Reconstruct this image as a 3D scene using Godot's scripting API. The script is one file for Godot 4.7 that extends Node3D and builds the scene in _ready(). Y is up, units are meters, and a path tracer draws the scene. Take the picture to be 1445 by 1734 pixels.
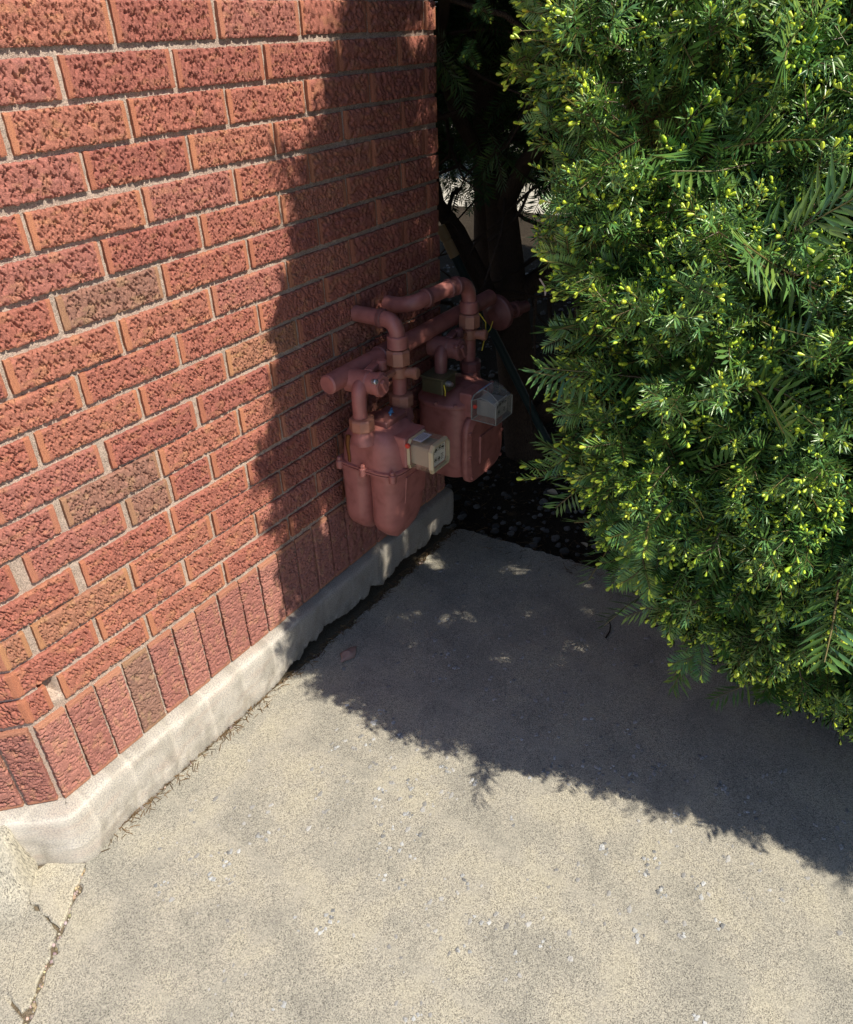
extends Node3D

# ---------------------------------------------------------------- state
var rng := RandomNumberGenerator.new()
var mats := {}
var used := {}
const H := 0.0677          # course height
const L := 0.2223          # brick pitch along the wall
const U0 := -0.29          # outer corner of the wall
const U1 := 1.163          # far end of the wall
const GY := -1.545         # top of the concrete slab

func _ready():
	rng.seed = 7
	# camera
	var cam := Camera3D.new()
	cam.name = "camera"
	add_child(cam)
	var fw := Vector3(0.6930, -0.5390, -0.4790).normalized()
	var yaw := 0.965900
	var pitch := -0.569300
	var roll := -0.033800
	fw = Vector3(sin(yaw) * cos(pitch), sin(pitch), -cos(yaw) * cos(pitch))
	var r0 := fw.cross(Vector3.UP).normalized()
	var u0 := r0.cross(fw)
	var cr := r0 * cos(roll) + u0 * sin(roll)
	var cu := u0 * cos(roll) - r0 * sin(roll)
	cam.transform = Transform3D(Basis(cr, cu, -fw), Vector3(-0.6918, -0.0824, 1.2040))
	cam.fov = 67.714
	cam.near = 0.05
	cam.far = 400.0
	cam.current = true
	# sky and exposure
	var we := WorldEnvironment.new()
	we.name = "world_environment"
	var env := Environment.new()
	env.background_mode = Environment.BG_SKY
	var sky := Sky.new()
	var sm := ProceduralSkyMaterial.new()
	sm.sky_top_color = Color(0.36, 0.44, 0.57)
	sm.sky_horizon_color = Color(0.74, 0.77, 0.81)
	sm.sky_curve = 0.12
	sm.ground_bottom_color = Color(0.30, 0.28, 0.25)
	sm.ground_horizon_color = Color(0.55, 0.56, 0.55)
	sm.sun_angle_max = 0.0
	sm.energy_multiplier = 1.0
	sky.sky_material = sm
	env.sky = sky
	env.background_energy_multiplier = 1.55
	env.tonemap_mode = Environment.TONE_MAPPER_LINEAR
	env.tonemap_exposure = 1.56
	env.sdfgi_enabled = true
	env.ssao_enabled = true
	env.ssil_enabled = true
	we.environment = env
	add_child(we)
	# sun
	var sun := DirectionalLight3D.new()
	sun.name = "sun"
	sun.light_energy = 1.6
	sun.light_color = Color(1.0, 0.965, 0.90)
	sun.light_angular_distance = 0.5
	sun.shadow_enabled = true
	add_child(sun)
	var az := deg_to_rad(1.5)
	var el := deg_to_rad(51.5)
	var S := Vector3(sin(az) * cos(el), sin(el), cos(az) * cos(el))
	sun.look_at_from_position(S * 20.0, Vector3.ZERO, Vector3.UP)

	make_materials()
	build_ground()
	build_wall()
	build_trees()
	build_gas()
	build_small()

# ---------------------------------------------------------------- naming
func numbered(n: String) -> String:
	if not used.has(n):
		used[n] = 0
		return n
	used[n] += 1
	return "%s_%03d" % [n, used[n]]

func thing(n: String, label: String, category: String, at := Vector3.ZERO, group := "") -> Node3D:
	var o := Node3D.new()
	o.name = numbered(n)
	o.position = at
	add_child(o)
	o.set_meta("label", label)
	o.set_meta("category", category)
	if group != "":
		o.set_meta("group", group)
	return o

func part(n: String, mesh: Mesh, m: Material, parent: Node, xf := Transform3D.IDENTITY) -> MeshInstance3D:
	var o := MeshInstance3D.new()
	o.mesh = mesh
	o.material_override = null
	for i in mesh.get_surface_count():
		o.set_surface_override_material(i, m)
	var key := str(parent.get_instance_id()) + n
	if not used.has(key):
		used[key] = 0
		o.name = n
	else:
		used[key] += 1
		o.name = "%s_%03d" % [n, used[key]]
	o.transform = xf
	parent.add_child(o)
	return o

func struct(n: String, mesh: Mesh, m: Material, label := "") -> MeshInstance3D:
	var o := MeshInstance3D.new()
	o.name = numbered(n)
	o.mesh = mesh
	for i in mesh.get_surface_count():
		o.set_surface_override_material(i, m)
	o.set_meta("kind", "structure")
	if label != "":
		o.set_meta("label", label)
	add_child(o)
	return o

func many(n: String, mesh: Mesh, m: Material, xfs: Array, parent: Node, cols = null) -> MultiMeshInstance3D:
	var mm := MultiMesh.new()
	mm.transform_format = MultiMesh.TRANSFORM_3D
	mm.use_colors = cols != null
	mm.mesh = mesh
	mm.instance_count = xfs.size()
	for i in xfs.size():
		mm.set_instance_transform(i, xfs[i])
		if cols != null:
			mm.set_instance_color(i, cols[i])
	var o := MultiMeshInstance3D.new()
	o.multimesh = mm
	o.material_override = m
	if parent == self:
		o.name = numbered(n)
	else:
		var key := str(parent.get_instance_id()) + n
		if not used.has(key):
			used[key] = 0
			o.name = n
		else:
			used[key] += 1
			o.name = "%s_%03d" % [n, used[key]]
	o.set_meta("kind", "stuff")
	var tells := {"pebbles": "small grey stones worn bare in the surface of the concrete slab", "grit": "pale grit and crumbs along the footing and in the slab crack", "needle_litter": "dry brown yew needles dropped on the bed and along the slab edges", "gravel": "dark gravel covering the shaded bed under the yew"}
	if parent == self and tells.has(n):
		o.set_meta("label", tells[n])
	parent.add_child(o)
	return o

# ---------------------------------------------------------------- materials
func lin(r: float, g: float, b: float) -> Color:
	return Color(r, g, b).linear_to_srgb()

func noise(seed_: int, freq: float, oct := 4, type := FastNoiseLite.TYPE_SIMPLEX_SMOOTH, gain := 0.5) -> FastNoiseLite:
	var n := FastNoiseLite.new()
	n.seed = seed_
	n.noise_type = type
	n.frequency = freq
	n.fractal_octaves = oct
	n.fractal_gain = gain
	if oct == 1:
		n.fractal_type = FastNoiseLite.FRACTAL_NONE
	return n

func ntex(size: int, n: FastNoiseLite, stops: Array, cols: Array, seamless := true) -> NoiseTexture2D:
	var t := NoiseTexture2D.new()
	t.width = size
	t.height = size
	t.noise = n
	t.seamless = seamless
	t.seamless_blend_skirt = 0.2
	t.generate_mipmaps = false
	if cols.size() > 0:
		var g := Gradient.new()
		g.offsets = PackedFloat32Array(stops)
		g.colors = PackedColorArray(cols)
		t.color_ramp = g
	return t

func grey(v: float) -> Color:
	return Color(v, v, v)

func mat(n: String, col: Color, rough: float, spec := 0.4) -> StandardMaterial3D:
	var m := StandardMaterial3D.new()
	m.resource_name = n
	m.albedo_color = col
	m.roughness = rough
	m.metallic_specular = spec
	mats[n] = m
	return m

func triplanar(m: StandardMaterial3D, scale: float, world := false) -> void:
	m.uv1_triplanar = true
	m.uv1_world_triplanar = world
	m.uv1_triplanar_sharpness = 4.0
	m.uv1_scale = Vector3.ONE * scale

func make_materials() -> void:
	# shared noise pictures
	var sand := noise(11, 0.16, 2, FastNoiseLite.TYPE_CELLULAR, 0.6)
	sand.cellular_return_type = FastNoiseLite.RETURN_CELL_VALUE
	sand.cellular_jitter = 1.0
	var grain := ntex(1024, sand, [0.0, 0.16, 0.34, 0.55, 0.80, 1.0], [Color(0.42, 0.42, 0.42), Color(0.62, 0.615, 0.61), Color(0.78, 0.775, 0.76), Color(0.87, 0.865, 0.85), Color(0.97, 0.955, 0.92), Color(1, 1, 0.99)])
	var grain_h := ntex(1024, noise(12, 0.085, 3, FastNoiseLite.TYPE_SIMPLEX_SMOOTH, 0.8), [], [])
	var blotch := ntex(1024, noise(23, 0.006, 6, FastNoiseLite.TYPE_SIMPLEX_SMOOTH, 0.6), [0.0, 0.33, 0.5, 0.68, 1.0], [Color(0.85, 0.85, 0.85), Color(0.91, 0.91, 0.90), Color(0.955, 0.95, 0.938), Color(0.985, 0.977, 0.95), Color(1, 0.99, 0.95)])
	# brick tones: grain times tone; vertex colours carry the orange drag skin of the ends
	var bg := ntex(512, noise(31, 0.05, 4), [0.0, 0.35, 0.55, 1.0], [Color(0.66, 0.66, 0.7), Color(0.84, 0.83, 0.84), Color(0.95, 0.94, 0.92), Color(1, 1, 1)])
	var bh := ntex(512, noise(32, 0.06, 5, FastNoiseLite.TYPE_SIMPLEX_SMOOTH, 0.65), [], [])
	var tones := {
		"red": [0.57, 0.226, 0.170], "orange": [0.60, 0.252, 0.182], "deep": [0.52, 0.200, 0.158],
		"rose": [0.57, 0.240, 0.192], "brown": [0.47, 0.255, 0.195], "tan": [0.58, 0.285, 0.190], "dusty": [0.57, 0.270, 0.220], "dusty_dark": [0.51, 0.230, 0.190], "dusty_brown": [0.42, 0.245, 0.190]}
	for k in tones:
		var t = tones[k]
		var m := mat("brick_" + k, lin(t[0], t[1], t[2]), 0.9, 0.25)
		m.vertex_color_use_as_albedo = true
		m.albedo_texture = bg
		m.heightmap_enabled = true
		m.heightmap_texture = bh
		m.heightmap_scale = 0.12
		triplanar(m, 14.0)
	var mo := mat("mortar", lin(0.66, 0.53, 0.46), 0.95, 0.2)
	mo.albedo_texture = grain
	mo.heightmap_enabled = true
	mo.heightmap_texture = grain_h
	mo.heightmap_scale = 0.25
	triplanar(mo, 5.0)
	# concrete of the slab
	var co := mat("concrete", lin(0.50, 0.482, 0.437), 0.93, 0.25)
	co.albedo_texture = grain
	co.heightmap_enabled = true
	co.heightmap_texture = grain_h
	co.heightmap_scale = 0.14
	co.detail_enabled = true
	co.detail_blend_mode = BaseMaterial3D.BLEND_MODE_MUL
	co.detail_albedo = blotch
	co.detail_uv_layer = BaseMaterial3D.DETAIL_UV_2
	co.uv1_scale = Vector3.ONE * 3.4
	co.uv2_scale = Vector3.ONE * 0.85
	var co2 := co.duplicate() as StandardMaterial3D
	co2.resource_name = "concrete_patch"
	co2.albedo_color = lin(0.58, 0.55, 0.485)
	mats["concrete_patch"] = co2
	var cu := mat("curb", lin(1, 1, 1), 0.92, 0.25)
	cu.vertex_color_use_as_albedo = true
	cu.albedo_texture = bg
	cu.heightmap_enabled = true
	cu.heightmap_texture = grain_h
	cu.heightmap_scale = 0.22
	triplanar(cu, 9.0)
	var so := mat("soil", lin(0.085, 0.068, 0.052), 1.0, 0.1)
	so.albedo_texture = grain
	so.heightmap_enabled = true
	so.heightmap_texture = grain_h
	so.heightmap_scale = 0.8
	triplanar(so, 3.0, true)
	var pv := mat("pavement", lin(0.55, 0.51, 0.44), 0.95, 0.2)
	pv.albedo_texture = grain
	triplanar(pv, 1.2, true)
	# paint of the gas fittings
	var pg := ntex(512, noise(41, 0.007, 5, FastNoiseLite.TYPE_SIMPLEX_SMOOTH, 0.5), [0.0, 0.30, 0.46, 0.72, 1.0], [Color(0.86, 0.83, 0.81), Color(0.93, 0.92, 0.915), Color(0.97, 0.967, 0.965), Color(1, 1, 1), Color(1, 1, 1)])
	var ph := ntex(512, noise(42, 0.06, 4), [], [])
	for k in [["paint", 0.37, 0.140, 0.118], ["paint_rust", 0.39, 0.172, 0.112], ["paint_dark", 0.21, 0.084, 0.076]]:
		var p := mat(k[0], lin(k[1], k[2], k[3]), 0.46, 0.5)
		p.albedo_texture = pg
		p.heightmap_enabled = true
		p.heightmap_texture = ph
		p.heightmap_scale = 0.02
		triplanar(p, 6.0)
	mat("rust", lin(0.20, 0.085, 0.028), 0.9, 0.2)
	var br := mat("brass", lin(0.115, 0.105, 0.055), 0.42, 0.5)
	br.metallic = 0.35
	var st := mat("steel", lin(0.5, 0.5, 0.5), 0.35, 0.5)
	st.metallic = 0.8
	mat("blue_paint", lin(0.10, 0.32, 0.62), 0.5)
	mat("red_plug", lin(0.62, 0.060, 0.035), 0.4)
	mat("dial_white", lin(0.82, 0.82, 0.76), 0.5)
	mat("dial_metal", lin(0.50, 0.50, 0.47), 0.45)
	mat("dial_black", lin(0.015, 0.015, 0.015), 0.5)
	mat("sticker", lin(0.50, 0.50, 0.52), 0.5)
	mat("gear_box", lin(0.30, 0.26, 0.19), 0.6)
	mat("gear_grey", lin(0.20, 0.20, 0.19), 0.6)
	mat("yellow_wire", lin(0.72, 0.56, 0.05), 0.45)
	mat("cream_pipe", lin(0.48, 0.32, 0.155), 0.6)
	mat("hose_green", lin(0.018, 0.036, 0.034), 0.6)
	var gl := mat("cover_clear", Color(0.90, 0.84, 0.70, 0.14), 0.12, 0.5)
	gl.transparency = BaseMaterial3D.TRANSPARENCY_ALPHA
	var gl2 := mat("cover_grey", Color(0.85, 0.88, 0.85, 0.09), 0.12, 0.5)
	gl2.transparency = BaseMaterial3D.TRANSPARENCY_ALPHA
	var rim := mat("cover_rim", lin(0.52, 0.43, 0.27), 0.35, 0.5)
	rim.backlight_enabled = true
	rim.backlight = Color(0.3, 0.26, 0.18)
	var rim2 := mat("cover_rim_grey", lin(0.25, 0.26, 0.23), 0.35, 0.5)
	rim2.backlight_enabled = true
	rim2.backlight = Color(0.2, 0.2, 0.2)
	# foliage
	var nd := mat("needle", lin(1, 1, 1), 0.36, 0.5)
	nd.vertex_color_use_as_albedo = true
	nd.backlight_enabled = true
	nd.backlight = Color(0.28, 0.31, 0.18)
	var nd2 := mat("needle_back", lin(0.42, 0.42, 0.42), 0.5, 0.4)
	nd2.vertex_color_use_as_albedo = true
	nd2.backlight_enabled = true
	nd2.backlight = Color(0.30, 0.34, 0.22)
	var lf := mat("leaf_far", lin(0.16, 0.30, 0.05), 0.5, 0.4)
	lf.backlight_enabled = true
	lf.backlight = Color(0.4, 0.5, 0.2)
	var bk := mat("bark", lin(0.115, 0.082, 0.060), 0.95, 0.15)
	bk.albedo_texture = bg
	bk.heightmap_enabled = true
	bk.heightmap_texture = bh
	bk.heightmap_scale = 1.0
	bk.uv1_triplanar = true
	bk.uv1_scale = Vector3(9, 2.2, 9)
	var stn := mat("stone", lin(1, 1, 1), 0.85, 0.3)
	stn.vertex_color_use_as_albedo = true
	mat("grit_fill", lin(0.20, 0.165, 0.12), 1.0, 0.1).albedo_texture = grain
	triplanar(mats["grit_fill"], 4.0, true)
	mat("stone_pink", lin(0.30, 0.195, 0.165), 0.85, 0.3)
	mat("litter", lin(0.50, 0.42, 0.30), 0.9, 0.2)
	mat("litter_brown", lin(0.30, 0.12, 0.045), 0.9, 0.2)
	mat("twig", lin(0.022, 0.017, 0.013), 0.9, 0.2)
	mat("feather", lin(0.42, 0.42, 0.42), 0.8, 0.2)

# ---------------------------------------------------------------- mesh helpers
func tri(st: SurfaceTool, a: Vector3, b: Vector3, c: Vector3, na: Vector3, nb: Vector3, nc: Vector3) -> void:
	var g := (b - a).cross(c - a)
	if g.dot(na + nb + nc) > 0.0:      # Godot's front faces run clockwise
		st.set_normal(na); st.add_vertex(a)
		st.set_normal(nc); st.add_vertex(c)
		st.set_normal(nb); st.add_vertex(b)
	else:
		st.set_normal(na); st.add_vertex(a)
		st.set_normal(nb); st.add_vertex(b)
		st.set_normal(nc); st.add_vertex(c)

func quad(st: SurfaceTool, a: Vector3, b: Vector3, c: Vector3, d: Vector3, na: Vector3, nb: Vector3, nc: Vector3, nd: Vector3) -> void:
	tri(st, a, b, c, na, nb, nc)
	tri(st, a, c, d, na, nc, nd)

func begin() -> SurfaceTool:
	var st := SurfaceTool.new()
	st.begin(Mesh.PRIMITIVE_TRIANGLES)
	return st

# rings of equal count; hard = creased between rings
func loft(st: SurfaceTool, rings: Array, hard := false, cap0 := true, cap1 := true) -> void:
	var m: int = rings[0].size()
	var nr := rings.size()
	var cents := []
	for r in rings:
		var c := Vector3.ZERO
		for p in r:
			c += p
		cents.append(c / m)
	var sgn := 0.0
	var nrm := []
	for j in nr:
		var row := PackedVector3Array()
		var ja := maxi(j - 1, 0)
		var jb := mini(j + 1, nr - 1)
		for i in m:
			var du: Vector3 = rings[j][(i + 1) % m] - rings[j][(i + m - 1) % m]
			var dv: Vector3 = rings[jb][i] - rings[ja][i]
			if du.length() < 1e-7:
				du = rings[mini(j + 1, nr - 1)][(i + 1) % m] - rings[mini(j + 1, nr - 1)][(i + m - 1) % m] if j < nr - 1 else rings[j - 1][(i + 1) % m] - rings[j - 1][(i + m - 1) % m]
			var n := du.cross(dv).normalized()
			sgn += n.dot(rings[j][i] - cents[j])
			row.append(n)
		nrm.append(row)
	var f := 1.0 if sgn >= 0.0 else -1.0
	for j in nr - 1:
		for i in m:
			var k := (i + 1) % m
			var a: Vector3 = rings[j][i]
			var b: Vector3 = rings[j][k]
			var c: Vector3 = rings[j + 1][k]
			var d: Vector3 = rings[j + 1][i]
			if hard:
				var dv1 := d - a
				var i2 := (i + 2) % m
				var i0 := (i + m - 1) % m
				var big: Array = rings[j] if (rings[j][0] - cents[j]).length() > (rings[j + 1][0] - cents[j + 1]).length() else rings[j + 1]
				var n1: Vector3 = (big[k] - big[i0]).cross(dv1).normalized() * f
				var n2: Vector3 = (big[i2] - big[i]).cross(c - b).normalized() * f
				if m <= 9:
					n1 = (n1 + n2).normalized()
					n2 = n1
				quad(st, a, b, c, d, n1, n2, n2, n1)
			else:
				quad(st, a, b, c, d, nrm[j][i] * f, nrm[j][k] * f, nrm[j + 1][k] * f, nrm[j + 1][i] * f)
	if cap0:
		var n0: Vector3 = (cents[0] - cents[1]).normalized()
		for i in m:
			tri(st, cents[0], rings[0][i], rings[0][(i + 1) % m], n0, n0, n0)
	if cap1:
		var n9: Vector3 = (cents[nr - 1] - cents[nr - 2]).normalized()
		for i in m:
			tri(st, cents[nr - 1], rings[nr - 1][i], rings[nr - 1][(i + 1) % m], n9, n9, n9)

func circle(c: Vector3, x: Vector3, y: Vector3, r: float, n: int) -> PackedVector3Array:
	var o := PackedVector3Array()
	for i in n:
		var a := TAU * i / n
		o.append(c + x * cos(a) * r + y * sin(a) * r)
	return o

# profile: [radius, height] pairs along axis from base
func lathe(st: SurfaceTool, base: Vector3, axis: Vector3, prof: Array, n := 20, hard := true, phase := 0.0) -> void:
	axis = axis.normalized()
	var x := axis.cross(Vector3(0.31, 0.2, 0.93)).normalized()
	if absf(axis.dot(Vector3(0, 1, 0))) > 0.9:
		x = Vector3(1, 0, 0)
	var y := axis.cross(x).normalized()
	var xr := x * cos(phase) + y * sin(phase)
	var yr := y * cos(phase) - x * sin(phase)
	var rings := []
	for p in prof:
		rings.append(circle(base + axis * p[1], xr, yr, maxf(p[0], 0.00001), n))
	loft(st, rings, hard)

func tube(st: SurfaceTool, path: PackedVector3Array, r0: float, r1: float, n := 14) -> void:
	var rings := []
	var up := Vector3(0.13, 0.9, 0.41).normalized()
	for j in path.size():
		var t := (path[mini(j + 1, path.size() - 1)] - path[maxi(j - 1, 0)]).normalized()
		var x := (up - t * up.dot(t))
		if x.length() < 0.05:
			x = Vector3(1, 0, 0) - t * t.x
		x = x.normalized()
		up = x
		var y := t.cross(x)
		rings.append(circle(path[j], x, y, lerpf(r0, r1, float(j) / (path.size() - 1)), n))
	loft(st, rings)

func elbow(a: Vector3, corner: Vector3, b: Vector3, n := 8) -> PackedVector3Array:
	var o := PackedVector3Array()
	for i in n + 1:
		var t := float(i) / n
		o.append(a * (1 - t) * (1 - t) + corner * 2 * t * (1 - t) + b * t * t)
	return o

func rbox(st: SurfaceTool, size: Vector3, bev: float, xf := Transform3D.IDENTITY) -> void:
	var hs := size * 0.5
	for ax in 3:
		for s in [-1.0, 1.0]:
			var a := (ax + 1) % 3
			var b := (ax + 2) % 3
			var ca := [-hs[a], -hs[a] + bev * 0.4, -hs[a] + bev, hs[a] - bev, hs[a] - bev * 0.4, hs[a]]
			var cb := [-hs[b], -hs[b] + bev * 0.4, -hs[b] + bev, hs[b] - bev, hs[b] - bev * 0.4, hs[b]]
			var P := []
			var N := []
			for i in 6:
				for j in 6:
					var p := Vector3.ZERO
					p[ax] = s * hs[ax]
					p[a] = ca[i]
					p[b] = cb[j]
					var inner := Vector3(clampf(p.x, -hs.x + bev, hs.x - bev), clampf(p.y, -hs.y + bev, hs.y - bev), clampf(p.z, -hs.z + bev, hs.z - bev))
					var nn := (p - inner).normalized()
					P.append(xf * (inner + nn * bev))
					N.append((xf.basis * nn).normalized())
			for i in 5:
				for j in 5:
					var q := i * 6 + j
					quad(st, P[q], P[q + 1], P[q + 7], P[q + 6], N[q], N[q + 1], N[q + 7], N[q + 6])

func box(st: SurfaceTool, lo: Vector3, hi: Vector3, bev: float) -> void:
	rbox(st, hi - lo, bev, Transform3D(Basis.IDENTITY, (lo + hi) * 0.5))

# rounded outline in a plane: half sizes a, b, exponent e
func superring(c: Vector3, x: Vector3, y: Vector3, a: float, b: float, e: float, n: int) -> PackedVector3Array:
	var o := PackedVector3Array()
	for i in n:
		var t := TAU * i / n
		var ct := cos(t)
		var s := sin(t)
		o.append(c + x * a * signf(ct) * pow(absf(ct), 2.0 / e) + y * b * signf(s) * pow(absf(s), 2.0 / e))
	return o

# ---------------------------------------------------------------- ground
func slab_mesh(poly: PackedVector2Array, y: float, thick: float, lip := 0.004) -> ArrayMesh:
	var st := begin()
	var n := poly.size()
	var inner := PackedVector2Array()
	var area := 0.0
	for i in n:
		area += poly[i].cross(poly[(i + 1) % n])
	var sg := 1.0 if area > 0 else -1.0
	for i in n:
		var e := (poly[(i + 1) % n] - poly[(i + n - 1) % n]).normalized()
		inner.append(poly[i] + Vector2(-e.y, e.x) * sg * lip)
	var idx := Geometry2D.triangulate_polygon(inner)
	var up := Vector3.UP
	var put := func(p: Vector3, nn: Vector3):
		st.set_normal(nn)
		st.set_uv(Vector2(p.x, p.z))
		st.set_uv2(Vector2(p.x, p.z))
		st.add_vertex(p)
	for k in range(0, idx.size(), 3):
		var a := Vector3(inner[idx[k]].x, y, inner[idx[k]].y)
		var b := Vector3(inner[idx[k + 1]].x, y, inner[idx[k + 1]].y)
		var c := Vector3(inner[idx[k + 2]].x, y, inner[idx[k + 2]].y)
		if (b - a).cross(c - a).y > 0:
			var t := b
			b = c
			c = t
		put.call(a, up); put.call(b, up); put.call(c, up)
	for i in n:
		var k := (i + 1) % n
		var d := (poly[k] - poly[i]).normalized()
		var o := Vector3(d.y, 0, -d.x) * sg
		var lv := [Vector3(inner[i].x, y, inner[i].y), Vector3(inner[k].x, y, inner[k].y), Vector3(poly[i].x, y - lip, poly[i].y), Vector3(poly[k].x, y - lip, poly[k].y), Vector3(poly[i].x, y - thick, poly[i].y), Vector3(poly[k].x, y - thick, poly[k].y)]
		for s in 2:
			var nn := (o + up * (1.0 - s)).normalized()
			var a: Vector3 = lv[s * 2]
			var b: Vector3 = lv[s * 2 + 1]
			var c: Vector3 = lv[s * 2 + 3]
			var e: Vector3 = lv[s * 2 + 2]
			if (b - a).cross(c - a).dot(nn) > 0:
				put.call(a, nn); put.call(c, nn); put.call(b, nn); put.call(a, nn); put.call(e, nn); put.call(c, nn)
			else:
				put.call(a, nn); put.call(b, nn); put.call(c, nn); put.call(a, nn); put.call(c, nn); put.call(e, nn)
	return st.commit()

# a ragged line from a to b
func ragged(a: Vector2, b: Vector2, step: float, amp: float, nz: FastNoiseLite) -> PackedVector2Array:
	var o := PackedVector2Array()
	var len_ := a.distance_to(b)
	var k := maxi(int(len_ / step), 1)
	var d := (b - a) / len_
	var pn := Vector2(-d.y, d.x)
	for i in k:
		var p := a + d * len_ * i / k
		o.append(p + pn * nz.get_noise_2d(p.x * 100.0, p.y * 100.0) * amp)
	return o

func sheet(x0: float, x1: float, z0: float, z1: float, nx: int, nz_: int, f: Callable) -> ArrayMesh:
	var st := begin()
	for i in nx + 1:
		for j in nz_ + 1:
			var x := lerpf(x0, x1, float(i) / nx)
			var z := lerpf(z0, z1, float(j) / nz_)
			st.set_uv(Vector2(x, z))
			st.set_uv2(Vector2(x, z))
			st.set_smooth_group(0)
			st.add_vertex(Vector3(x, f.call(x, z), z))
	for i in nx:
		for j in nz_:
			var a := i * (nz_ + 1) + j
			for q in [a, a + nz_ + 1, a + 1, a + 1, a + nz_ + 1, a + nz_ + 2]:
				st.add_index(q)
	st.generate_normals()
	return st.commit()

func stone_mesh(seed_: int, flat: float, col: Color, rough := 0.22) -> ArrayMesh:
	var st := begin()
	var nz := noise(seed_, 0.9, 2)
	var rings := []
	for j in 6:
		var t := PI * (j + 0.02) / 5.04
		var ring := PackedVector3Array()
		for i in 9:
			var a := TAU * i / 9
			var p := Vector3(sin(t) * cos(a), cos(t), sin(t) * sin(a))
			p *= 1.0 + rough * 1.6 * nz.get_noise_3d(p.x, p.y, p.z)
			p.y *= flat
			ring.append(p)
		rings.append(ring)
	st.set_color(col)
	loft(st, rings, false, false, false)
	return st.commit()

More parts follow.
